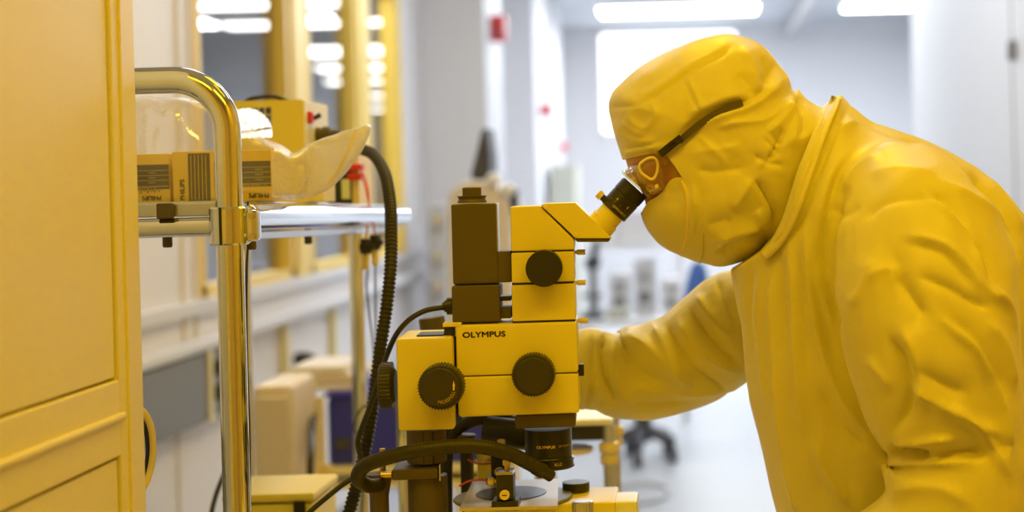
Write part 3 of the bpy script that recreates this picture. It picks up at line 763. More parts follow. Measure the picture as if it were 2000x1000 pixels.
co = strokes_on(co, no, [([(582, 300), (572, 335), (562, 378)], 7, .008), ([(596, 305), (590, 340), (588, 380)], 5, -.006), ([(632, 290), (618, 330), (600, 380)], 8, .009), ([(645, 290), (640, 330), (625, 368)], 6, -.006), ([(545, 300), (552, 340), (545, 382)], 7, -.007), ([(690, 262), (672, 305), (650, 345)], 7, .006), ([(300, 195), (350, 240), (390, 292)], 7, .010), ([(345, 200), (370, 245), (412, 285)], 6, -.008), ([(480, 300), (500, 335), (530, 372)], 5, .006), ([(488, 345), (510, 330), (535, 318)], 4, .005), ([(575, 305), (600, 330), (615, 350)], 4, .005)])
for v, c in zip(bm.verts, co): v.co = c
edge_u = at(528, 330, 2.05).x
o = single('plastic_bag', bm, 'bag_plastic', 'crumpled clear plastic bag over the yellow lamp cartons', 'bag', smooth=180)
o.data.materials.append(M['bag_plies'])
for p in o.data.polygons:
    if p.center.x+o.location.x > edge_u: p.material_index = 1
bm = new(); ptube([(723, 243, 2.19), (712, 280, 2.155), (690, 318, 2.15), (655, 356, 2.15), (615, 382, 2.14), (575, 388, 2.135)], .0009, 8, 6, bm)
o2 = obj('bag_hem', bm, 'bag_plastic', o)
ptube(((694, 256, 2.145), (682, 290, 2.132), (662, 330, 2.13), (640, 362, 2.13)), .0016, 8, 6, bm := new()); obj('seal_strip', bm, 'brass_paint', o, label='yellow seal strip')

# corrugated hose from the light source down past the microscope
hose = [NOZ+Vector((.035, 0, -.002))]
w2 = [(703, 290, 2.50), (730, 303, 2.42), (752, 340, 2.34), (762, 395, 2.28), (764, 450, 2.24), (763, 520, 2.21), (755, 600, 2.19), (743, 680, 2.17), (734, 750, 2.16), (724, 820, 2.15), (711, 890, 2.14), (696, 950, 2.13), (680, 1010, 2.13), (668, 1070, 2.12)]
path = resample(smoothpath([NOZ+Vector((.038, 0, -.003)), at(672, 272, 2.57)]+[at(*p) for p in w2], 14), .0016)
t = thing('corrugated_hose', 'thick black ribbed hose arching from the lamp unit past the microscope', 'hose', at(680, 1000, 2.13))
obj('ribbed_tube', tube(new(), path, .0085, 14, lambda i: 1.10 if i % 4 in (0, 1) else .90), 'rubber', t)
# ---------------------------------------------------------------- lower left: what stands between cart and microscope
Y = 3.7; a, b = at(490, 752, Y), at(572, 752, Y)
t = thing('floor_cabinet', 'cream floor cabinet standing behind the chrome tube, below the ledge', 'cabinet', ((a.x+b.x)/2, Y, 0))
obj('body', bx(a.x, b.x, Y, Y+.24, .04, a.z, .02), 'cream_plastic', t)
obj('door', bx(a.x+.008, b.x-.008, Y-.012, Y-.0005, .08, a.z-.03, .004), 'cream_plastic', t)
obj('handle', bx(a.x+.012, a.x+.018, Y-.03, Y-.0125, .55, .66, .002), 'steel', t)
obj('plinth', bx(a.x+.02, b.x-.02, Y+.02, Y+.22, 0, .04), 'dark_grey', t)
Y = 3.95
t = thing('wire_rack', 'tan metal rack carrying the navy bin', 'rack', at(790, 900, Y))
L0, R0 = at(624, 780, Y), at(962, 780, Y); zs = at(700, 918, Y).z; zl = at(700, 945, Y).z; top = at(624, 775, Y).z
for x in (L0.x, R0.x):
    for y in (Y, Y+.4): obj('post', cyl((x, y, 0), (x, y, top), .013, 14), 'cream_plastic', t)
obj('shelf', bx(L0.x, R0.x, Y-.01, Y+.41, zs-.012, zs+.008, .003), 'cabinet_paint', t)
obj('shelf', bx(L0.x, R0.x, Y-.01, Y+.41, zl-.012, zl+.005, .003), 'cabinet_paint', t)
obj('shelf', bx(L0.x, R0.x, Y-.01, Y+.41, .2, .22, .003), 'cabinet_paint', t)
obj('bracket', bx(L0.x-.02, L0.x+.03, Y-.025, Y-.012, zl-.015, zs+.02, .004), 'brass_paint', t)
a, b = at(634, 769, Y), at(950, 769, Y)
t = thing('storage_bin', 'navy blue bin on the rack behind the ribbed hose', 'bin', ((a.x+b.x)/2, Y, zs+.009))
obj('tub', bx(a.x, b.x, Y+.02, Y+.36, zs+.009, a.z-.012, .012), 'navy', t)
obj('lip', bx(a.x-.006, b.x+.006, Y+.012, Y+.368, a.z-.012, a.z, .004), 'navy', t)
obj('label_slot', bx(a.x+.02, a.x+.06, Y+.014, Y+.02, zs+.05, zs+.08, .001), 'dark_grey', t)
z = a.z
p = at(642, 740, Y+.1)
t = thing('paper_stack', 'pale pink paper stack lying on the navy bin', 'paper', (p.x, Y+.2, z))
for k, (w, o) in enumerate(((.15, 0), (.16, .008), (.14, -.006))): obj('sheaf', bx(p.x-.08+o, p.x-.08+o+w, Y+.05, Y+.3, z+.001+k*.022, z+.021+k*.022, .003), 'cream_plastic' if k % 2 else 'wall_cream', t)
# plug on the trunking with its cord
Y = 5.28
t = thing('power_plug', 'black power plug in the trunking with a drooping cord', 'plug', at(575, 703, Y))
p = at(566, 703, 5.6)
obj('plug_body', tube(new(), [(WX+.055, 5.60, p.z), (WX+.09, 5.57, p.z+.006), (WX+.13, 5.55, p.z)], .028, 14, lambda i: (1, .9, .55)[i]), 'black_plastic', t)
obj('cord', tube(new(), smoothpath([(WX+.13, 5.55, p.z), at(596, 708, 5.3), at(606, 735, 4.8), at(612, 785, 4.1), at(607, 870, 3.66), at(605, 960, 3.62), at(604, 1100, 3.62)], 8), .0085, 10), 'black_plastic', t)
t = thing('chrome_pole', 'slim chrome pole right behind the microscope column', 'pole', (at(788, 900, 2.62).x, 2.62, 0))
q = at(788, 800, 2.62)
obj('tube', cyl((q.x, 2.62, .01), (q.x, 2.62, at(788, 770, 2.62).z), .0125, 24), 'chrome', t)
obj('floor_flange', lathe(new(), (q.x, 2.62, 0), (0, 0, 1), [(0, .05), (.006, .05), (.01, .02)], 24), 'steel', t)
# yellow case on the cart's side tray
Y = 2.36; a, b = at(492, 968, Y), at(612, 968, Y)
zc = a.z-.11
ct = bpy.data.objects['utility_cart']
obj('middle_tray', bx(dx0, hx-.02, 2.0, Y+.26, zc-.02, zc-.0005, .003), 'steel', ct)
t = thing('equipment_case', 'yellow plastic case low on the cart behind the chrome tube', 'case', ((a.x+b.x)/2, Y, zc))
bm = bx(a.x-.045, b.x, Y, Y+.16, zc, zc+.098, .014); obj('shell', bm, 'scope_paint', t)
obj('lid', bx(a.x-.047, b.x+.002, Y-.002, Y+.162, zc+.0985, zc+.112, .005), 'scope_paint', t)
obj('latch', bx(b.x-.03, b.x-.012, Y-.006, Y-.0005, zc+.08, zc+.1, .002), 'seam_dark', t)
single('power_cable', ptube([(470, 850, 2.7), (452, 895, 2.66), (434, 935, 2.64), (421, 970, 2.62), (412, 1010, 2.6), (405, 1080, 2.6)], .0042, 8, 10), 'black_plastic', 'dark cord slanting down left of the chrome tube near the frame bottom', 'cable')
single('slim_cable', ptube([(484, 395, 2.0), (487, 440, 2.02), (482, 520, 1.985), (481, 640, 1.985), (484, 760, 1.985), (487, 850, 1.985), (488, 1000, 1.985), (488, 1080, 1.985)], .0016, 8, 8), 'black_plastic', 'thin dark cord running down along the chrome tube', 'cable')

# ---------------------------------------------------------------- microscope table and probe station
TZ = .90
t = thing('work_table', 'low work table below the picture, carrying the microscope', 'table', (-.22, 1.95, 0))
obj('tabletop', bx(-.52, .085, 1.62, 2.28, TZ-.04, TZ-.0005, .006), 'cabinet_paint', t)
for x in (-.48, .045):
    for y in (1.66, 2.24): obj('leg', bx(x-.025, x+.025, y-.025, y+.025, 0, TZ-.0405, .004), 'cream_plastic', t)
Y = 2.06
p = at(1002, 962, Y)
t = thing('probe_station', 'probe station with round chuck and light plate under the objective', 'stage', (p.x, Y, TZ))
zb1 = at(1000, 986, 2.02).z; a, b = at(905, 986, 2.02), at(1202, 986, 2.02)
obj('base', bx(a.x, b.x, 2.02, 2.13, TZ, zb1, .004), 'scope_paint', t)
zd = .992
obj('chuck', lathe(new(), (p.x, Y, zb1), (0, 0, 1), [(0, .078), (.002, .080), (zd-zb1-.002, .080), (zd-zb1, .078)], 64), 'raceway_grey', t)
pl = [(923, 932, 2.15), (1091, 932, 2.15), (1089, 986, 1.965), (897, 989, 1.965)]
q = [at(*s) for s in pl]; zp = .9925
bm = new(); A = [bm.verts.new((v.x, v.y, zp)) for v in q]; B = [bm.verts.new((v.x, v.y, zp+.004)) for v in q]
bm.faces.new(A); bm.faces.new(B)
for i in range(4): bm.faces.new((A[i], A[(i+1) % 4], B[(i+1) % 4], B[i]))
o = obj('specimen_plate', bm, 'wafer_plate', t)
obj('plate_window', lathe(new(), (at(998, 955, 2.055).x, 2.055, zp+.0042), (0, 0, 1), [(0, .047), (.0006, .047)], 48), 'black_gloss', o, label='dark round window in the plate')
k = obj('stage_knob', lathe(new(), (at(1138, 990, 2.0).x, 2.0, TZ), (0, 0, 1), [(0, .012), (.05, .012), (.051, .0125), (.068, .0125), (.0685, .009), (.074, .009), (.0745, .014, 1), (.094, .014, 1), (.0945, .011), (.095, .011)], knurl=20, kd=.0006), 'steel', t)
kb = at(1125, 948, 2.10); obj('focus_ring', lathe(new(), (kb.x, 2.10, zb1), (0, 0, 1), [(0, .018), (kb.z-zb1-.006, .018), (kb.z-zb1-.005, .0185), (kb.z-zb1+.005, .0185), (kb.z-zb1+.006, .012)], 32), 'black_knurl', t)
a, b = at(1197, 972, 2.06), at(1246, 972, 2.06)
obj('side_block', bx(a.x, b.x, 2.03, 2.10, TZ, a.z, .004), 'white_plastic', t, label='white block at the right end')
def manipulator(u, v, Y, label, full=True):
    b = at(u, v, Y); s = Y/F; t = thing('probe_manipulator', label, 'manipulator', b, 'probe manipulators on the stage')
    obj('foot', box(new(), (b.x, Y+.012, b.z+.0035), (52*s, .034, .007), .001), 'black_plastic', t)
    obj('body', box(new(), (b.x, Y+.012, b.z+.0075+.016), (33*s, .026, .032), .0015), 'black_plastic', t)
    obj('top_plate', box(new(), (b.x, Y+.012, b.z+.042), (33*s, .026, .004), .0006), 'chrome', t)
    obj('top_screw', lathe(new(), (b.x+.002, Y+.010, b.z+.0442), (0, 0, 1), [(0, .003), (.006, .003), (.0065, .0052, 1), (.0125, .0055, 1), (.0135, .004)], knurl=14, kd=.0004), 'brass_paint', t)
    c = obj('front_knob', lathe(new(), (b.x, Y-.0012, b.z+.015), (0, -1, 0), [(0, .0062), (.005, .0065), (.006, .0055)], 28), 'brass_paint', t)
    obj('screw_slot', box(new(), (b.x, Y-.0073, b.z+.015), (.006, .0004, .0012), 0), 'seam_dark', c)
    obj('side_knob', lathe(new(), (b.x-33*s/2-.0005, Y+.012, b.z+.030), (-1, 0, 0), [(0, .0025), (.004, .0025), (.0045, .005), (.011, .005), (.012, .004)], 24), 'brass_paint', t)
    return t, b
zpl = zp+.0042
t, b = manipulator(987, 987, 1.972, 'black probe block with yellow screws, at the front of the light plate'); t.location.z = zpl
single('probe_wire', tube(new(), smoothpath([(b.x-.024, 1.984, zpl+.031), (b.x-.034, 1.99, zpl+.031), (b.x-.050, 2.0, zpl+.028), (b.x-.064, 2.01, zpl+.020)], 8), .0013, 8), 'wire_red', 'red probe wire left of the front probe block', 'cable')
t, b = manipulator(976, 930, 2.135, 'black probe block half hidden behind the front one, at the back of the plate'); t.location.z = zpl
p = at(912, 905, 2.20)
t = thing('probe_post', 'black upright post behind the stage, left of the yellow block', 'post', (p.x, 2.20, TZ))
obj('rod', cyl((p.x, 2.20, TZ), (p.x, 2.20, at(912, 868, 2.2).z), .0095, 20, .001), 'black_plastic', t)
obj('rod_cap', cyl((p.x, 2.20, at(912, 868, 2.2).z), (p.x, 2.20, at(912, 848, 2.2).z), .014, 20, .002), 'scope_olive', t)
a, b = at(931, 880, 2.22), at(966, 880, 2.22)
t = thing('stage_block', 'yellow block behind the stage, crossed by a red wire', 'block', ((a.x+b.x)/2, 2.22, TZ))
obj('body', bx(a.x, b.x, 2.22, 2.27, TZ, a.z, .003), 'scope_paint', t)
obj('cap', bx(a.x+.002, b.x-.002, 2.221, 2.269, a.z+.0003, a.z+.008, .002), 'white_plastic', t)
single('jumper_wire', ptube([(914, 898, 2.185), (930, 905, 2.175), (950, 906, 2.17), (968, 903, 2.175), (975, 900, 2.18)], .0014, 8, 8), 'wire_red', 'red wire crossing the yellow block behind the stage', 'cable')

# ---------------------------------------------------------------- microscope
Y = 2.0
root = thing('microscope', 'yellow-lit inspection microscope with dark camera box and black knobs', 'microscope', (at(1000, 700, Y).x, 2.06, TZ))
mp = lambda name, bm, m, par=None, label=None, smooth=35: obj(name, bm, m, par or root, smooth, label)
col = at(843, 900, 2.06)
mp('base_plate', bx(col.x-.06, col.x+.07, 2.0, 2.13, TZ, TZ+.02, .004), 'scope_olive')
mp('column', cyl((col.x, 2.055, TZ+.02), (col.x, 2.055, at(843, 932, 2.03).z), .0262, 48, .001), 'scope_olive')
cz0, cz1 = at(843, 933, 2.03).z, at(843, 910, 2.03).z
c = mp('column_clamp', bx(col.x-.043, col.x+.018, 2.02, 2.09, cz0+.0005, cz1, .004), 'scope_olive')
mp('clamp_bar', cyl((col.x-.057, 2.025, (cz0+cz1)/2), (col.x-.043, 2.025, (cz0+cz1)/2), .0042, 18), 'brass', c)
mp('clamp_edge', bx(col.x+.019, col.x+.021, 2.022, 2.06, cz0-.002, cz1+.004, .0005), 'chrome', c)
ut = at(843, 842, 2.03).z
o = mp('upper_column', cyl((col.x, 2.055, cz1+.003), (col.x, 2.055, ut), .0262, 48, .001), 'scope_olive')
bm = new()
for u in (833, 852): q = at(u, 880, 2.03); bx(q.x-.0007, q.x+.0007, 2.0285, 2.032, cz1+.004, ut, bm=bm)
mp('column_groove', bm, 'seam_dark', o)
# focus block
mp('focus_block', pbox(832, 749, 109, 181, 1.985, .115, .004), 'scope_paint')
q = at(838, 657, 1.985); mp('block_cap', bx(q.x-.017, q.x+.017, 2.0, 2.05, at(834, 657.5, 1.985).z, at(834, 656, 1.985).z+.0003, .0004), 'black_plastic')
pbox(885, 634, 36, 8, 2.0, .03, .001, bm := new()); mp('hinge_plate', bm, 'scope_paint')
pbox(879, 647, 18, 18, 2.004, .03, .001, bm := new()); mp('hinge_block', bm, 'black_plastic')
# main housing, in two halves
mp('upper_housing', pbox(1011, 682, 237, 100, Y, .115, .004), 'scope_paint')
mp('lower_housing', pbox(1014, 772, 236, 79, Y, .115, .004), 'scope_paint')
mp('block_gap', pbox(890, 745, 6, 172, Y+.006, .1, 0), 'seam_dark')
mp('housing_seam', pbox(1010, 732, 236, 3.5, Y+.003, .108, 0), 'seam_dark')
q = at(947, 653.5, Y)
ex, ez = Vector((1, 0, 0)), Vector((0, 0, 1))
bm = new()
text(bm, 'OLYMPUS', .0100, flat((q.x, Y-.0003, q.z), ex, ez), bold=.00034, sx=1.28)
mp('lettering', bm, 'lettering_dark')
# stacked tube sections
mp('upper_tube_section', pprism([(998, 403.5), (1056, 402), (1123, 468), (1123.5, 488), (1000, 491)], Y+.004, .10, .002), 'scope_paint')
mp('tube_section', pbox(1062, 522, 123, 59, Y+.004, .10, .002), 'scope_paint')
mp('tube_section', pbox(1063.5, 591, 124, 71, Y+.004, .10, .002), 'scope_paint')
bm = new(); pbox(1061, 490.5, 120, 4, Y+.006, .094, 0, bm); pbox(1062, 553.5, 120, 4, Y+.006, .094, 0, bm); pbox(1064, 628, 122, 3.5, Y+.006, .094, 0, bm)
mp('section_seam', bm, 'seam_dark')
bm = new(); pbox(1062, 503, 122, 1, Y+.0037, .002, 0, bm); mp('section_line', bm, 'lettering_yellow')
# binocular head
mp('binocular_head', pprism([(1057, 400.5), (1064, 397.5), (1125, 396), (1197, 466), (1126, 466)], Y+.002, .105, .0012), 'scope_paint')
mp('head_underside', pprism([(1124, 466.3), (1194.5, 466.3), (1190, 473), (1128, 473)], Y+.004, .10, .0015), 'scope_olive')
for u, v in ((1066.5, 404.5), (1124, 459.5)):
    q = at(u, v, Y); mp('screw_head', lathe(new(), (q.x, Y+.002, q.z), (0, -1, 0), [(0, .003), (.0012, .0028), (.0018, .0018)], 18), 'brass_paint')
ad = Vector((.69, 0, .724)).normalized(); pd = Vector((.724, 0, -.69))
def cyltext(s, size, p, r, along, phi, bold=0):
    """lettering around a tube of axis ad; x runs around it, y along it"""
    def fn(x, y):
        a = phi+x/r
        return p+ad*(along+y)+pd*(r*math.sin(a))+Vector((0, -1, 0))*(r*math.cos(a))
    return fn
for k, yc in enumerate((2.026, 2.094)):
    o0 = at(1175, 441, 2.0); o0 = Vector((o0.x, yc, o0.z)); s = Y/F
    L = lambda a_: a_*s
    mp('tube_collar', lathe(new(), o0-ad*.004, ad, [(0, 28.5*s), (.004+L(13), 28.5*s), (.0045+L(13.5), 27.5*s)], 40), 'scope_paint')
    mp('eyepiece_tube', lathe(new(), o0+ad*(L(14)), ad, [(0, 25.5*s), (L(22), 25.5*s)], 40), 'scope_paint')
    e = mp('eyepiece', lathe(new(), o0+ad*L(35), ad, [(0, 28.5*s), (.001, 30*s), (L(39), 30*s), (L(39.5), 29*s), (L(41), 29*s), (L(41.5), 30.5*s), (L(64), 30.5*s), (L(66), 28*s), (L(66), 20*s)], 48), 'black_plastic')
    mp('eye_lens', lathe(new(), o0+ad*L(99), ad, [(0, 20*s), (.001, 16*s), (.0015, .0001)], 32), 'black_gloss', e)
    if k == 0:
        q = o0+ad*L(43)-pd*(30*s)
        kn = mp('clamp_screw', lathe(new(), q, -pd, [(-.002, .0045), (.004, .0045), (.0045, .0038)], 20), 'black_plastic', e)
        mp('screw_cap', lathe(new(), q-pd*.0047, -pd, [(0, .0058), (.006, .0058), (.007, .005)], 20), 'brass_paint', e)
        R_ = 30.25*s; bm = new()
        text(bm, 'GWH10X-D', .0046, cyltext(0, 0, o0, R_, L(45), .28), bold=.00005)
        text(bm, '4', .0056, cyltext(0, 0, o0, R_, L(60), -.38), bold=.0001)
        text(bm, '6', .0056, cyltext(0, 0, o0, R_, L(61), .55), bold=.0001)
        for ph in (-.75, -.38, .05, .55, .95): text(bm, '|', .003, cyltext(0, 0, o0, R_, L(54), ph))
        mp('lettering', bm, 'lettering_yellow', e)
# knobs
def knob(name, u, v, r, y0, y1, knurl=44, face=.80, yb=None):
    q = at(u, v, y1); s = y1/F; R_ = r*s; D = y0-y1
    k = mp(name, lathe(new(), (q.x, y0, q.z), (0, -1, 0), [(0, R_*.93), (D*.1, R_*.95), (D*.12, R_, 1), (D*.80, R_, 1), (D*.86, R_*.94), (D*.87, R_*(face+.05)), (D*.97, R_*(face+.04)), (D, R_*face)], knurl=knurl, kd=R_*.045), 'black_knurl')
    return k, q, s
q = at(1061, 525, 1.972)
mp('zoom_knob', lathe(new(), (q.x, 2.0035, q.z), (0, -1, 0), [(0, .022), (.004, .0236), (.0305, .0236), (.0312, .0229)], 64), 'black_plastic')
knob('focus_knob', 1039, 735, 42.5, 1.9995, 1.962)
k, q, s = knob('tension_knob', 857, 757, 45, 1.9845, 1.945)
rr = 27*s
def arc(a0, r): return lambda x, y: Vector((q.x+math.cos(a0-x/r)*(r+y), 1.9448, q.z+math.sin(a0-x/r)*(r+y)))
bm = new(); text(bm, 'TENSION', .0062, arc(math.radians(-58), rr), bold=.0001)
c = (q.x+.0172, q.z-.0015)
for tri in ([(0, .0105), (-.0016, .0035), (.0018, .0035)], [(-.0012, .0035), (.0012, .0035), (.0008, -.002), (-.0014, -.002)]):
    vs = [bm.verts.new((c[0]+x, 1.9448, c[1]+z)) for x, z in tri]; bm.faces.new(vs)
mp('lettering', bm, 'lettering_yellow', k)
# coaxial knob on the back of the focus block
q0 = at(778, 750, 2.03)
bm = lathe(new(), (q0.x, 2.03, q0.z), (-1, 0, 0), [(-.001, .020), (.003, .025), (.0032, .0305, 1), (.017, .0305, 1), (.0185, .029), (.0195, .027)], knurl=36, kd=.0014)
mp('coarse_knob', bm, 'black_knurl')
# dark camera box, lamp box and links
mp('camera_box', pbox(930, 476, 88, 157, 2.012, .045, .0025), 'scope_olive')
mp('camera_arm', pbox(987, 521, 27, 61, 2.014, .04, .001), 'scope_olive')
mp('camera_panel', pbox(973, 444, 3, 94, 2.013, .042, .0005), 'steel', label='bright metal edge strip')
mp('lamp_box', pbox(932, 593, 93, 72, 2.008, .07, .0025), 'scope_olive')
mp('lamp_bracket', pbox(989, 583, 24, 9, 2.02, .04, .0005), 'black_plastic')
mp('lamp_bracket', pbox(989, 611, 24, 22, 2.02, .04, .0005), 'scope_olive')
q = at(927, 396, 2.034)
mp('camera_mount', lathe(new(), (q.x, 2.034, q.z), (0, 0, 1), [(0, .0192), (.002, .0192), (.0045, .0175), (.005, .0178), (.0075, .0182), (.0082, .0195), (.0092, .0195), (.0096, .0125), (.0195, .0125), (.0205, .0115)], 48), 'scope_olive')
q = at(887, 597, 2.03)
pg = mp('lamp_plug', lathe(new(), (q.x, 2.03, q.z), (-1, 0, 0), [(-.001, .0115), (.006, .0115), (.0062, .008), (.009, .008), (.0092, .006), (.012, .0055)], 24), 'black_plastic')
cab = [(880, 599, 2.03), (860, 601, 2.03), (830, 607, 2.028), (800, 624, 2.025), (775, 652, 2.03), (757, 690, 2.05), (742, 735, 2.08), (724, 790, 2.10), (706, 838, 2.115), (699, 868, 2.12), (708, 905, 2.115), (703, 925, 2.11), (672, 945, 2.10), (640, 970, 2.09), (600, 1005, 2.08), (560, 1050, 2.07)]
single('lamp_cable', ptube(cab, .0036, 8, 10), 'rubber', 'black cable curving from the dark lamp box down to the lower left', 'cable')
# thumbscrews and latch on the right side
for k, (u, v, m) in enumerate(((1126, 493, 'scope_paint'), (1126.5, 552.5, 'scope_paint'), (1131, 627, 'scope_paint'))):
    q = at(u, v, 2.03)
    o = mp('thumbscrew', lathe(new(), (q.x-.003, 2.03, q.z), (1, 0, 0), [(0, .0022), (.006, .0022), (.0065, .0036, 1), (.0165, .0036, 1), (.0172, .003)], knurl=14, kd=.0003), 'brass_paint')
mp('latch', pbox(1137, 724, 13, 23, 2.02, .016, .0012), 'black_plastic')
# nosepiece, objective
mp('nosepiece', pbox(1067, 823, 118, 27, 2.008, .09, .003), 'scope_olive')
q = at(1076, 836, 2.055); zt_ = q.z; s = 2.055/F; OX = q.x; OY = 2.055
ob = mp('objective', lathe(new(), (OX, OY, zt_), (0, 0, -1), [(0, 46*s), (.002, 46*s), (52*s, 46*s), (53*s, 45*s), (54*s, 45*s), (55*s, 46*s), (56*s, 46.5*s), (58*s, 43*s), (59*s, 43*s)], 64), 'black_gloss')
zr = zt_-57*s; q = at(1081, 905, OY)
mp('lens_ring', lathe(new(), (q.x, OY, zr), (0, 0, -1), [(0, 45*s), (.0006, 47*s), (3*s, 47*s), (4*s, 45.5*s), (13*s, 45.5*s), (14*s, 47*s), (18*s, 47*s), (20*s, 43*s), (20*s, 34*s), (17*s, .0001)], 64), 'black_gloss', ob)
def around(cx, r, z0, phi): return lambda x, y: Vector((cx+r*math.sin(phi+x/r), OY-r*math.cos(phi+x/r), z0+y))
bm = new(); zz = at(1076, 875.5, 2.02).z
text(bm, 'OLYMPUS', .0050, around(OX, 46.3*s, zz, -.08), bold=.00016, sx=1.16)
text(bm, 'DF PLAN 1X', .0042, around(OX, 46.3*s, zz, .84), bold=.00002)
text(bm, '1X', .0046, around(OX, 46.3*s, zz, -1.15))
mp('lettering', bm, 'lettering_yellow', ob)
bm = new(); text(bm, 'R.I.C', .0052, around(q.x, 45.9*s, zr-8.5*s, .38), bold=.0001); mp('lettering', bm, 'lettering_yellow', ob)
root.location.x -= .0045
root.rotation_euler = (0, 0, math.radians(3.4))

# fibre light guides
t = thing('light_guide', 'black gooseneck light guide arching below the knobs to a pointed tip', 'light guide', at(738, 1000, 2.03))
gp = [(742, 946, 2.02), (722, 949, 1.995), (703, 940, 1.975), (700, 925, 1.965), (716, 908, 1.955), (755, 894, 1.945), (800, 883, 1.94), (850, 875, 1.94), (905, 871, 1.945), (955, 875, 1.955), (1000, 888, 1.97), (1034, 905, 1.985), (1052, 915, 1.992)]
o = obj('gooseneck', tube(new(), resample(smoothpath([at(*p) for p in gp], 12), .0014), .0093, 18, lambda i: 1.02 if i % 3 else .97), 'rubber', t)
p0, p1, p2 = at(1044, 911, 1.990), at(1062, 921, 1.997), at(1078, 931, 2.003)
obj('ferrule', cyl(p0, p1, .0098, 24, .001), 'black_plastic', o)
obj('tip', cyl(p1, p2, .0078, 24, .0015), 'black_plastic', o)
q = at(739, 960, 2.03)
obj('holder', lathe(new(), (q.x, 2.035, TZ), (0, 0, 1), [(0, .013), (.04, .013), (.042, .0125), (at(739, 970, 2.03).z-TZ, .0125), (at(739, 935, 2.03).z-TZ, .017), (at(739, 926, 2.03).z-TZ, .017)], 28), 'scope_olive', t)
q = at(747, 887, 2.06); obj('set_screw', cyl(q+Vector((0, 0, -.03)), q+Vector((0, 0, .0075)), .0040, 16), 'brass', t)
t = thing('light_guide', 'dark gooseneck light guide arching behind the housing, in shadow', 'light guide', at(885, 1000, 2.2))
gp = [(872, 1090, 2.20), (870, 960, 2.20), (872, 890, 2.20), (884, 848, 2.20), (912, 826, 2.20), (955, 817, 2.20), (1000, 824, 2.19), (1026, 842, 2.18)]
obj('gooseneck', tube(new(), resample(smoothpath([at(*p) for p in gp], 10), .0016), .0100, 14, lambda i: 1.02 if i % 3 else .97), 'rubber', t)
obj('head', cyl(at(950, 840, 2.19), at(1040, 852, 2.17), .021, 24, .003), 'black_plastic', t)
# small cylinder standing behind the focus block
q = at(851, 640, 2.20)
tt = thing('spare_objective', 'short olive cylinder behind the focus block, left of the lamp box', 'lens', at(851, 668, 2.2))
obj('barrel', lathe(new(), at(853, 690, 2.2), (-.12, 0, 1), [(0, .018), (.05, .0185), (.052, .0175)], 32), 'scope_olive', tt)
obj('arm', tube(new(), [at(853, 690, 2.2), at(860, 760, 2.2), (at(870, 900, 2.2).x, 2.2, TZ)], .009, 12), 'scope_olive', tt)
# ---------------------------------------------------------------- the person in the yellow coverall
YP = 2.06
person = thing('person', 'person in yellow hooded cleanroom coverall and clear goggles bending to the eyepiece', 'person', (at(1850, 1000, YP).x, YP, 0))
def apply_mods(o):
    dg = bpy.context.evaluated_depsgraph_get(); me = bpy.data.meshes.new_from_object(o.evaluated_get(dg))
    old = o.data; nm = old.name; o.modifiers.clear(); o.data = me; bpy.data.meshes.remove(old); me.name = nm
def remesh(o, vox, sm=4, fac=.5):
    m = o.modifiers.new('r', 'REMESH'); m.mode = 'VOXEL'; m.voxel_size = vox; m.use_smooth_shade = True
    if sm: s = o.modifiers.new('s', 'SMOOTH'); s.factor = fac; s.iterations = sm
    apply_mods(o)
    if not o.data.materials: pass
    for p in o.data.polygons: p.use_smooth = True
def sleeve(bm, pts, k=6, n=28, e=2.0):
    """sleeve through (u, v, Y, half width px, half depth m)"""
    P = [Vector((*at(u, v, y),)) for u, v, y, _, _ in pts]; S = smoothpath(P, k)
    a = [r*y/F for _, _, y, r, _ in pts]; b = [d for *_, d in pts]; m = len(pts)
    rings = []
    for i, c in enumerate(S):
        x = i/k; j = min(int(x), m-2); t = x-j; t = t*t*(3-2*t)*.5+t*.5
        ra = a[j]+(a[j+1]-a[j])*t; rb = b[j]+(b[j+1]-b[j])*t
        d = (S[min(i+1, len(S)-1)]-S[max(i-1, 0)]).normalized()
        yv = (Vector((0, 1, 0))-d*d.y).normalized(); xv = yv.cross(d)
        rings.append([bm.verts.new(c+xv*ra*math.cos(2*pi*q/n)+yv*rb*math.sin(2*pi*q/n)) for q in range(n)])
    for r0, r1 in zip(rings, rings[1:]):
        for q in range(n): bm.faces.new((r0[q], r0[(q+1) % n], r1[(q+1) % n], r1[q]))
    bm.faces.new(rings[0][::-1]); bm.faces.new(rings[-1])
    return bm
# outlines (px)
HEAD = [(1216, 312), (1205, 277), (1195, 240), (1188, 210), (1195, 182), (1215, 160), (1250, 130), (1300, 102), (1360, 78), (1415, 66), (1455, 73), (1490, 90), (1520, 122), (1540, 152), (1548, 178)]
CHIN = [(1500, 478), (1478, 500), (1440, 515), (1405, 521), (1370, 512), (1335, 499), (1302, 484), (1280, 465), (1262, 440), (1254, 416), (1250, 395), (1236, 365), (1226, 338)]
NECK = [(1560, 174), (1574, 190), (1600, 208), (1628, 214), (1640, 270), (1610, 350), (1580, 420), (1545, 465)]
HEAD, NECK, CHIN = [[tuple(p) for p in smooth2(x, 3)] for x in (HEAD, NECK, CHIN)]
HS = np.array(HEAD+NECK+CHIN, float)
def t_hood(P, d): return .100*np.sqrt(1-(1-np.clip(d/150, 0, 1))**2.1)
def hood_y(u, v, off=0):
    P = np.array([[u, v]], float); return YP-float(t_hood(P, segdist(P, HS))[0])-off
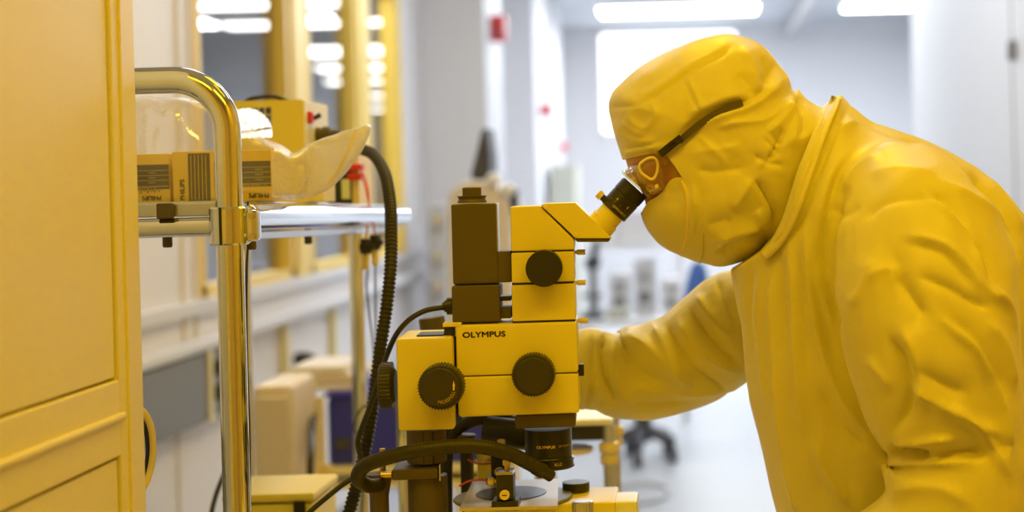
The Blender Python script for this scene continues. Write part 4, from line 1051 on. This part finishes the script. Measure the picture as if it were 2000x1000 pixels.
# hood
OPENING = [CHIN[15], (1342, 460), (1346, 415), (1342, 375), (1334, 350), (1318, 324), (1297, 297), (1256, 303)]
hoodpoly = HEAD+NECK+CHIN[:15]+OPENING
h = obj('hood', inflate(hoodpoly, t_hood, YP, sil=HS, step=4.5, keep_open=True), 'suit', person, 180)
H = .001
hs = [([(1190, 210), (1222, 207), (1250, 205)], 4, -.004), ([(1250, 205), (1290, 181), (1335, 150), (1375, 124), (1410, 104), (1430, 88)], 4, -.0045), ([(1250, 195), (1290, 171), (1335, 140), (1375, 114), (1410, 94)], 9, .003),
      ([(1333, 150), (1346, 180), (1360, 210), (1370, 226)], 3, -.002), ([(1343, 148), (1356, 178), (1370, 208)], 5, .002),
      ([(1318, 282), (1345, 254), (1375, 230), (1410, 212), (1440, 203), (1462, 197)], 7, -.017), ([(1340, 225), (1375, 210), (1420, 192), (1455, 184)], 11, .006),
      ([(1350, 262), (1385, 235), (1425, 221), (1470, 205), (1505, 180), (1535, 150)], 10, .008), ([(1400, 250), (1440, 240), (1490, 236), (1530, 212), (1548, 190)], 8, .006),
      ([(1465, 197), (1490, 178), (1505, 150), (1515, 120)], 10, -.007), ([(1450, 90), (1465, 125), (1478, 160), (1480, 180)], 8, .006), ([(1490, 110), (1500, 140), (1492, 165)], 8, -.005),
      ([(1440, 140), (1462, 165), (1470, 185)], 8, -.004), ([(1215, 235), (1240, 255), (1262, 262)], 9, .005), ([(1225, 212), (1235, 235), (1262, 250), (1280, 225), (1272, 200)], 7, .004), ([(1200, 235), (1230, 270), (1290, 280)], 8, .004),
      ([(1218, 300), (1256, 292), (1296, 285)], 4, .004), ([(1222, 291), (1256, 284), (1290, 277)], 3, -.003),
      ([(1495, 312), (1512, 298), (1522, 268), (1528, 250)], 7, -.012), ([(1470, 300), (1500, 318), (1530, 322)], 6, -.005), ([(1482, 330), (1498, 305), (1512, 280)], 5, .005), ([(1490, 270), (1508, 285), (1522, 300)], 3, -.004), ([(1500, 258), (1516, 272), (1530, 280)], 3, -.004),
      ([(1500, 262), (1530, 235), (1550, 205)], 9, .008), ([(1540, 195), (1556, 240), (1548, 285)], 6, .006), ([(1555, 185), (1570, 230), (1562, 270)], 6, -.008),
      ([(1345, 300), (1400, 292), (1450, 285)], 12, .004), ([(1355, 330), (1400, 335), (1460, 325)], 10, -.004), ([(1360, 262), (1390, 290), (1420, 320)], 8, .003),
      ([(1470, 352), (1450, 380), (1430, 410)], 12, .006), ([(1475, 350), (1495, 380), (1512, 420), (1506, 455)], 7, -.010), ([(1395, 498), (1440, 483), (1480, 465), (1505, 455)], 10, -.012), ([(1400, 470), (1450, 455), (1490, 440)], 12, .008), ([(1380, 440), (1430, 430)], 14, -.004), ([(1480, 410), (1490, 440)], 8, .006),
      ([(1352, 350), (1358, 400), (1354, 450), (1345, 485)], 5, .004), ([(1362, 350), (1369, 400), (1364, 450), (1355, 490)], 4, -.003)]
co, no = mesh_of(h); off = np.array(person.location); co = co+off
co = strokes_on(co, no, hs)
for i in range(len(co)):
    c = Vector(co[i]); w = noise.fractal(c*Vector((26, 14, 26)), .9, 2.1, 3)
    F1 = noise.voronoi(c*Vector((21, 12, 21)))[0][0]
    co[i] += no[i]*(.2+.8*abs(no[i][1]))*(.0018*w+.0042*(F1-.45))
put(h, co-off)
sd = h.modifiers.new('thickness', 'SOLIDIFY'); sd.thickness = .003; sd.offset = -1
# face cover
def t_mask(P, d): return .094*np.sqrt(1-(1-np.clip(d/140, 0, 1))**2.1)
maskpoly = CHIN[12:28][::-1]+[tuple(p) for p in smooth2([(1374, 490), (1374, 450), (1372, 400), (1362, 360), (1342, 348), (1326, 346), (1310, 352), (1292, 378), (1268, 393)], 3)]
mk = obj('face_cover', inflate(maskpoly, t_mask, YP-.001, sil=HS, step=4.5, keep_open=True), 'suit', person, 180)
co, no = mesh_of(mk); co = co+off
co = strokes_on(co, no, [([(1268, 395), (1300, 388), (1330, 380)], 6, .004), ([(1330, 352), (1338, 400), (1336, 450), (1325, 490)], 5, .004), ([(1322, 352), (1330, 400), (1328, 450), (1317, 484)], 4, -.003), ([(1275, 430), (1300, 420), (1320, 418)], 10, .004), ([(1290, 460), (1310, 452)], 9, -.003)])
for i in range(len(co)): c = Vector(co[i]); co[i] += no[i]*abs(no[i][1])*.0022*noise.fractal(c*Vector((24, 14, 24)), .9, 2.1, 3)
put(mk, co-off)
sd = mk.modifiers.new('thickness', 'SOLIDIFY'); sd.thickness = .002; sd.offset = -1
bm = new()
for px in ([(1331, 352), (1342, 378), (1345, 415), (1341, 460), (1332, 497)],):
    P = [at(u, v, hood_y(u, v, -.0015)) for u, v in dense_open(px)] if False else [at(u, v, hood_y(u, v, -.0015)) for u, v in smooth2(px)]
    tube(bm, P, .0032, 8)
obj('cover_seam', bm, 'mask_seam', mk)

# body under the clothes: head, neck and trunk in one surface
def t_skin(P, d): return .088*np.sqrt(1-(1-np.clip(d/125, 0, 1))**2)
face = [(1224, 322), (1214, 275), (1206, 225), (1222, 175), (1270, 135), (1340, 100), (1420, 86), (1490, 112), (1525, 165), (1532, 250), (1520, 330), (1500, 430), (1440, 470), (1390, 488), (1340, 484), (1310, 470), (1300, 455), (1292, 446), (1284, 440), (1282, 428), (1272, 420), (1262, 414), (1262, 400), (1252, 372), (1242, 350), (1232, 338)]
bm = inflate(curve2(face, 3), t_skin, YP, step=8)
sleeve(bm, [(1440, 330, YP, 95, .062), (1530, 380, YP, 90, .062), (1640, 440, YP, 120, .10), (1760, 560, YP, 170, .15), (1880, 760, YP, 180, .14), (1950, 1000, YP, 160, .14)])
for sgn in (-1, 1):
    g = bmesh.ops.create_uvsphere(bm, u_segments=16, v_segments=12, radius=1)['verts']; c = at(1405, 335, YP)
    for v in g: v.co = Vector((c.x+v.co.x*.022, YP+sgn*.082+v.co.y*.012, c.z+v.co.z*.034))
body = obj('body', bm, 'skin', person, 180); remesh(body, .006, 3); body.data.materials.append(M['skin'])
for sgn in (-1, 1):
    bm = new(); bmesh.ops.create_uvsphere(bm, u_segments=20, v_segments=14, radius=.012)
    c = at(1262, 343, YP); bmesh.ops.translate(bm, verts=bm.verts, vec=Vector((c.x, YP+sgn*.033, c.z)))
    e = obj('eye', bm, 'eye_white', body, 180)
    bm = new(); bmesh.ops.create_uvsphere(bm, u_segments=16, v_segments=10, radius=.006)
    bmesh.ops.translate(bm, verts=bm.verts, vec=Vector((c.x-.0065, YP+sgn*.033, c.z-.003))); obj('iris', bm, 'black_gloss', body, 180)
    P = [at(u, v, YP+sgn*(.016+.042*i/4)) for i, (u, v) in enumerate([(1242, 330), (1241, 326), (1243, 323), (1248, 322), (1255, 324)])]
    obj('eyebrow', tube(new(), P, .0025, 8), 'hair', body, 180)

# goggles
def ring(a, b, hd, n=56, e=3.2):
    A, B = at(*a, YP), at(*b, YP); c = (A+B)/2; ax = (B-A)/2; out = []
    for i in range(n):
        t = 2*pi*i/n; ct, st = math.cos(t), math.sin(t)
        out.append(c+ax*(math.copysign(abs(ct)**(2/e), ct))+Vector((0, 1, 0))*hd*math.copysign(abs(st)**(2/e), st))
    return out
RG = [ring((1287, 291), (1300, 384), .088), ring((1270, 300), (1292, 386), .087), ring((1238, 319), (1282, 387), .081), ring((1219, 335), (1275, 385), .072)]
bm = new(); rv = [[bm.verts.new(p) for p in r] for r in RG]; n = len(rv[0])
for r0, r1 in zip(rv, rv[1:]):
    for i in range(n): bm.faces.new((r0[i], r0[(i+1) % n], r1[(i+1) % n], r1[i]))
gg = obj('goggles', bm, 'goggle_plastic', person, 60, label='clear safety goggles')
sd = gg.modifiers.new('thickness', 'SOLIDIFY'); sd.thickness = .0016
OFF[gg.name] = OFF[person.name]
bm = new(); r1 = [bm.verts.new(p) for p in ring((1221, 338), (1274, 384), .069)]; bm.faces.new(r1); obj('lens', bm, 'lens_clear', gg)
obj('lens_rim', tube(new(), ring((1220, 336), (1276, 386), .072), .0028, 8, closed=True), 'goggle_plastic', gg)
obj('face_rim', tube(new(), RG[0], .0026, 8, closed=True), 'goggle_plastic', gg)
vent = curve2([(1249, 322), (1262, 311), (1276, 308), (1284, 316), (1284, 332), (1279, 346), (1271, 350), (1258, 342), (1250, 333)], 5)
P = [at(u, v, YP-.0885) for u, v in vent]; obj('side_vent', tube(new(), P, .0019, 8, closed=True), 'brass_paint', gg, label='pale yellow side vent ring')
bm = new(); r1 = [bm.verts.new(at(u, v, YP-.0875)) for u, v in vent]; r2 = [bm.verts.new(at(u, v, YP-.0865)) for u, v in vent]; bm.faces.new(r1); bm.faces.new(r2)
for i in range(len(r1)): bm.faces.new((r1[i], r1[(i+1) % len(r1)], r2[(i+1) % len(r1)], r2[i]))
obj('vent_plug', bm, 'goggle_plastic', gg)
lug = [(1276, 297), (1284, 291), (1292, 296), (1300, 306), (1304, 318), (1300, 326), (1294, 318), (1288, 308)]
obj('strap_lug', pprism(lug, YP-.0945, .006, .0015), 'goggle_plastic', gg)
bm = pprism([(1278, 362), (1285, 358), (1287, 366), (1280, 370)], YP-.086, .004, .001); obj('rivet', bm, 'brass_paint', gg)
def ribbon(path, w, off):
    bm = new(); P = smooth2(path); rows = []
    for i, p in enumerate(P):
        d = np.array(P[min(i+1, len(P)-1)])-np.array(P[max(i-1, 0)]); d = d/np.linalg.norm(d); nn = np.array([-d[1], d[0]])
        row = []
        for s_ in (-1, -.33, .33, 1):
            q = np.array(p)+nn*w*s_/2; row.append(q)
        rows.append(row)
    Vt = []
    for o_ in (off, off-.0016): Vt.append([[bm.verts.new(at(q[0], q[1], min(YP-.088, hood_y(*q, 0))-o_ if o_ is None else hood_y(*q, o_))) for q in row] for row in rows])
    for g in Vt:
        for a, b in zip(g, g[1:]):
            for i in range(3): bm.faces.new((a[i], a[i+1], b[i+1], b[i]))
    return bm
obj('strap', ribbon([(1326, 276), (1350, 256), (1380, 233), (1415, 213), (1450, 200)], 13, .0045), 'scope_olive', gg, label='dark olive strap')
obj('strap_tag', ribbon([(1289, 302), (1310, 285), (1331, 269)], 15, .0085), 'black_plastic', gg, label='black tag on the strap')
ang = math.radians(38.5); q = at(1313, 283.5, hood_y(1313, 283, .0105))
ex, ey = Vector((math.cos(ang), 0, math.sin(ang))), Vector((-math.sin(ang), 0, math.cos(ang)))
obj('lettering', text(new(), 'MS', .0098, flat(q, ex, ey), bold=.0001), 'lettering_yellow', gg)

# coverall
A = HEAD+[(1558, 172), (1572, 187), (1590, 202), (1606, 207), (1622, 197), (1640, 185), (1662, 205), (1690, 228), (1750, 250), (1800, 268), (1850, 290), (1900, 321), (1935, 348), (1975, 388), (2010, 430), (2060, 500), (2110, 600), (2140, 720), (2150, 850), (2150, 1000), (2140, 1400), (1640, 1400), (1575, 1200), (1540, 1090), (1517, 1000), (1500, 930), (1481, 850), (1465, 785), (1455, 700), (1449, 640), (1436, 580), (1428, 535)]+CHIN[9:]
A = np.array(A, float)
def sstep(x): x = np.clip(x, 0, 1); return x*x*(3-2*x)
def t_suit(P, d):
    w = sstep((P[:, 0]+(P[:, 1]-300)*.35-1480)/170)
    T = .104+.046*w; R = 160+75*w; return T*np.sqrt(1-(1-np.clip(d/R, 0, 1))**2)+.004*np.clip(d/20, 0, 1)
COLLAR = [(1428, 528), (1456, 513), (1490, 492), (1513, 466), (1530, 428), (1546, 380), (1562, 330), (1580, 280), (1594, 240), (1606, 207)]
i0 = [i for i, p in enumerate(A) if tuple(p) == (1622., 197.)][0]; i1 = [i for i, p in enumerate(A) if tuple(p) == (1436., 580.)][0]
tor = COLLAR+[tuple(p) for p in A[i0:i1+1]]
bm = inflate(tor, t_suit, YP, sil=A, step=9)
# near sleeve (towards the camera) and far sleeve
sleeve(bm, [(1735, 335, 2.01, 60, .05), (1768, 395, 1.945, 118, .09), (1795, 480, 1.875, 165, .105), (1808, 580, 1.84, 180, .105), (1822, 680, 1.825, 172, .105), (1842, 770, 1.82, 160, .10), (1868, 840, 1.815, 143, .095), (1888, 882, 1.815, 122, .09), (1880, 930, 1.805, 128, .092), (1862, 990, 1.80, 158, .09), (1800, 1060, 1.80, 125, .085), (1690, 1096, 1.81, 90, .07), (1580, 1108, 1.82, 70, .055), (1520, 1110, 1.83, 60, .048)])
sleeve(bm, [(1590, 560, 2.17, 70, .06), (1500, 600, 2.20, 92, .07), (1440, 630, 2.22, 104, .078), (1390, 668, 2.23, 102, .078), (1340, 702, 2.235, 95, .072), (1290, 722, 2.235, 93, .068), (1245, 733, 2.23, 91, .066), (1212, 736, 2.225, 80, .062), (1180, 722, 2.22, 70, .058), (1155, 720, 2.215, 80, .058), (1125, 724, 2.21, 76, .055), (1100, 728, 2.205, 52, .045)])
# legs
for sgn, du in ((-1, 0), (1, -40)):
    pts = []
    for (u, v, r, d) in ((1900, 1330, 190, .12), (1890, 1500, 165, .11), (1870, 1800, 130, .09), (1860, 2100, 115, .08), (1855, 2290, 100, .075)): pts.append((u+du, v, YP+sgn*.10, r, d))
    sleeve(bm, pts)
suit = obj('coverall', bm, 'suit', person, 180, label='yellow cleanroom coverall'); remesh(suit, .0038, 2); suit.data.materials.append(M['suit'])
co, no = mesh_of(suit); co = co+off     # ease the shoulder seam into the back
uu = PU+co[:, 0]*F/co[:, 1]*CA+(CAMZ-co[:, 2])*F/co[:, 1]*SA; vv = PV-co[:, 0]*F/co[:, 1]*SA+(CAMZ-co[:, 2])*F/co[:, 1]*CA
wgt = np.clip(1.5-np.hypot((uu-1735)/115, (vv-325)/85), 0, 1)*(co[:, 1] < 2.1)
vg = suit.vertex_groups.new(name='shoulder')
for i in np.nonzero(wgt > .01)[0]: vg.add([int(i)], float(wgt[i]), 'REPLACE')
sm_ = suit.modifiers.new('s', 'SMOOTH'); sm_.factor = .6; sm_.iterations = 160; sm_.vertex_group = 'shoulder'
apply_mods(suit); suit.vertex_groups.clear()
for p in suit.data.polygons: p.use_smooth = True
if not suit.data.materials: suit.data.materials.append(M['suit'])
near = (1.5, 1.90); mid = (1.5, 2.15); far = (2.0, 2.4)
cs = [  # near sleeve
      ([(1800, 362), (1850, 398), (1888, 446), (1918, 498), (1934, 556), (1944, 572)], 11, -.012), ([(1828, 352), (1898, 386), (1956, 428), (1984, 496), (1990, 545)], 12, .009),
      ([(1795, 368), (1838, 402), (1876, 436), (1902, 468), (1912, 505), (1936, 562), (1968, 606), (1984, 650)], 9, .010), ([(1765, 458), (1828, 474), (1868, 500), (1918, 560), (1958, 596)], 10, .008),
      ([(1775, 475), (1830, 490), (1862, 514), (1900, 560)], 10, -.006), ([(1795, 538), (1850, 560), (1900, 588), (1930, 602)], 8, -.008), ([(1740, 530), (1780, 580), (1812, 622)], 10, -.007), ([(1700, 545), (1735, 525), (1745, 560)], 8, .005),
      ([(1838, 622), (1878, 656), (1908, 688), (1938, 750), (1962, 838), (1974, 930)], 9, .012), ([(1855, 618), (1900, 660), (1935, 710), (1962, 780)], 11, -.008), ([(1925, 625), (1960, 680), (1980, 760)], 10, .007),
      ([(1738, 660), (1762, 700), (1776, 750), (1771, 800), (1745, 845)], 12, -.012), ([(1760, 640), (1785, 690), (1798, 745), (1800, 790)], 16, .010), ([(1770, 748), (1830, 788), (1900, 828), (1955, 850)], 11, .009), ([(1790, 720), (1840, 750), (1890, 770)], 12, -.006),
      ([(1858, 788), (1918, 848), (1972, 930)], 8, .009), ([(1735, 886), (1765, 884), (1795, 888), (1815, 892)], 8, -.022), ([(1820, 892), (1880, 886), (1930, 882)], 9, -.010), ([(1745, 868), (1800, 864), (1870, 858)], 10, .009), ([(1712, 912), (1760, 902), (1830, 905), (1910, 900)], 10, .009),
      ([(1740, 960), (1800, 950), (1850, 960), (1900, 990)], 16, .006), ([(1690, 700), (1720, 730), (1740, 760)], 10, .005), ([(1660, 600), (1690, 560), (1710, 500)], 14, .005), ([(1740, 480), (1760, 540), (1790, 600), (1800, 650)], 16, -.005),
      ([(1685, 430), (1720, 400), (1775, 385), (1850, 385)], 12, -.005), ([(1700, 340), (1760, 330), (1830, 345)], 16, .005),
      # armhole and chest
      ([(1665, 300), (1635, 350), (1618, 410), (1610, 480), (1612, 540), (1630, 612), (1645, 650)], 7, -.010), ([(1650, 300), (1620, 350), (1602, 420), (1594, 490), (1598, 550), (1612, 610)], 9, .007),
      ([(1575, 440), (1580, 520), (1588, 600), (1608, 690), (1640, 770), (1690, 840)], 10, .009), ([(1592, 470), (1596, 560), (1610, 640), (1632, 700)], 8, -.008), ([(1545, 460), (1550, 560), (1556, 680), (1565, 800), (1580, 940)], 13, .008), ([(1528, 500), (1530, 600), (1535, 720)], 8, -.006),
      ([(1512, 520), (1508, 600), (1512, 700), (1520, 800), (1536, 920)], 10, .007), ([(1565, 480), (1568, 600), (1578, 720)], 8, -.006), ([(1600, 760), (1640, 830), (1690, 880)], 12, -.008), ([(1590, 860), (1620, 930), (1660, 990)], 12, .008), ([(1560, 820), (1580, 900), (1610, 990)], 9, -.007),
      ([(1490, 520), (1482, 600), (1486, 700), (1500, 800)], 8, .005), ([(1470, 520), (1464, 600), (1470, 700)], 7, -.006), ([(1535, 900), (1550, 960), (1556, 1000)], 7, .006),
      # collar and shoulder
      ([(1642, 192), (1612, 245), (1590, 300), (1568, 360), (1550, 420), (1528, 462), (1498, 492)], 6, .008), ([(1662, 205), (1632, 255), (1608, 310), (1586, 370), (1566, 430), (1545, 475)], 7, -.008), ([(1680, 235), (1640, 250), (1612, 275)], 8, .005),
      ([(1690, 232), (1740, 262), (1800, 282)], 6, -.004), ([(1720, 300), (1680, 330), (1650, 380)], 12, .006), ([(1620, 400), (1650, 420), (1680, 400)], 9, -.003),
      # back
      ([(1890, 335), (1930, 380), (1960, 430), (1985, 480)], 9, -.012), ([(1930, 352), (1965, 400), (1995, 460)], 10, .006)]
fs = [([(1182, 655), (1176, 690), (1180, 730), (1196, 790)], 6, -.012), ([(1200, 650), (1262, 684), (1310, 718), (1352, 750)], 22, .016), ([(1215, 720), (1270, 755), (1330, 780)], 26, -.010), ([(1160, 645), (1158, 700), (1150, 760), (1142, 800)], 6, -.008), ([(1195, 660), (1196, 710), (1212, 760), (1235, 800)], 9, .007),
      ([(1272, 636), (1296, 668), (1318, 712), (1335, 760)], 9, .010), ([(1300, 632), (1330, 690), (1370, 735), (1430, 770)], 8, -.010), ([(1325, 622), (1350, 665), (1390, 700), (1440, 725)], 10, .010), ([(1345, 600), (1375, 650), (1410, 690), (1445, 710)], 7, -.010),
      ([(1360, 575), (1392, 620), (1430, 660)], 10, .010), ([(1400, 545), (1420, 600), (1440, 640)], 7, -.006), ([(1240, 760), (1300, 768), (1360, 768), (1440, 760)], 10, .007), ([(1230, 790), (1290, 792), (1350, 785)], 8, -.005), ([(1215, 690), (1260, 730), (1300, 745)], 14, -.006)]
co, no = mesh_of(suit); co = co+off
co = strokes_on(co, no, [s+mid if len(s) == 3 else s for s in cs]+[s+far for s in fs])
for i in range(len(co)):
    c = Vector(co[i]); w = noise.fractal(c*Vector((9, 9, 6)), .9, 2.1, 3); r = .3-abs(noise.noise(c*Vector((15, 12, 9))+Vector((3, 1, 7))))
    F1 = noise.voronoi(c*Vector((13, 10, 9))+Vector((.05*w, 0, .08*w)))[0][0]
    co[i] += no[i]*(.35+.65*abs(no[i][1]))*(.0030*w+.004*r+.0075*(F1-.45))
put(suit, co-off)
suit.data.update()
# collar roll and seams
def suit_front(u, v, off_=0):
    P = np.array([[u, v]], float); return YP-float(t_suit(P, segdist(P, A))[0])-off_
CL = [(1634, 190), (1614, 238), (1594, 290), (1575, 345), (1556, 400), (1540, 440), (1520, 472), (1492, 500)]
def surf_ribbon(path, w, fn, off, th):
    bm = new(); P = smooth2(path); rows = []
    for i, p in enumerate(P):
        d = np.array(P[min(i+1, len(P)-1)])-np.array(P[max(i-1, 0)]); d = d/np.linalg.norm(d); nn = np.array([-d[1], d[0]])
        rows.append([np.array(p)+nn*w*s_/2 for s_ in (-1, -.5, 0, .5, 1)])
    a = [[bm.verts.new(at(q[0], q[1], fn(*q, off*(1, 1.25, 1.1, .7, .1)[k]))) for k, q in enumerate(r)] for r in rows]
    b = [[bm.verts.new(at(q[0], q[1], fn(*q, off*(1, 1.25, 1.1, .7, .1)[k]-th))) for k, q in enumerate(r)] for r in rows]
    for g in (a, b):
        for r0, r1 in zip(g, g[1:]):
            for i in range(4): bm.faces.new((r0[i], r0[i+1], r1[i+1], r1[i]))
    for c in (0, 4):
        for i in range(len(rows)-1): bm.faces.new((a[i][c], a[i+1][c], b[i+1][c], b[i][c]))
    return bm
obj('collar', surf_ribbon(CL, 21, suit_front, .011, .007), 'suit', person, 180)
# gloves
def glove(name, wrist, direc, up, curl, thumb):
    d = Vector(direc).normalized(); n_ = Vector(up); n_ = (n_-d*n_.dot(d)).normalized(); s_ = d.cross(n_); W_ = Vector(wrist)
    bm = new()
    g = bmesh.ops.create_uvsphere(bm, u_segments=20, v_segments=14, radius=1)['verts']
    for v in g: c = v.co.copy(); v.co = W_+d*(.052+c.x*.056)+s_*(c.y*.043)+n_*(c.z*.017)
    tube(bm, [W_-d*.05, W_-d*.01, W_+d*.03], .03, 16, lambda i: (1.05, .95, .9)[i])
    for k, (o_, ln, r) in enumerate(((-.031, .068, .0098), (-.010, .078, .0100), (.011, .073, .0098), (.030, .058, .0088))):
        p = W_+d*(.092-abs(o_)*.25)+s_*o_; pts = [p-d*.03, p]; a = 0
        for seg in (.45, .32, .26): a += curl; p = p+(d*math.cos(a)-n_*math.sin(a))*ln*seg; pts.append(p)
        P_ = smoothpath(pts, 4); tube(bm, P_, r, 12, lambda i: 1.08-.3*i/len(P_))
    p = W_+d*.030+s_*thumb*.034; P_ = smoothpath([p-d*.01-s_*thumb*.015, p+s_*thumb*.014+d*.012-n_*.004, p+s_*thumb*.026+d*.036-n_*.014, p+s_*thumb*.026+d*.062-n_*.026], 4)
    tube(bm, P_, .0115, 12, lambda i: 1.1-.3*i/len(P_))
    o = obj(name, bm, 'glove', person, 180); remesh(o, .0028, 3); o.data.materials.append(M['glove'])
glove('glove', at(1105, 728, 2.205), (-1, -.15, -.05), (0, .25, 1), .35, -1)
glove('glove', at(1505, 1110, 1.83)+Vector((0, 0, .01)), (-1, .25, -.22), (0, 0, 1), .25, 1)
for sgn, du in ((-1, 0), (1, -40)):
    c = at(1855+du, 2300, YP+sgn*.10); bm = new()
    tube(bm, smoothpath([(c.x+.07, c.y, .055), (c.x, c.y, .065), (c.x-.09, c.y, .05), (c.x-.17, c.y, .04)], 5), .06, 16, lambda i: 1-.02*i if i < 12 else .7)
    for v in bm.verts: v.co.z = max(.001, v.co.z)
    obj('overshoe', bm, 'suit', person, 180)
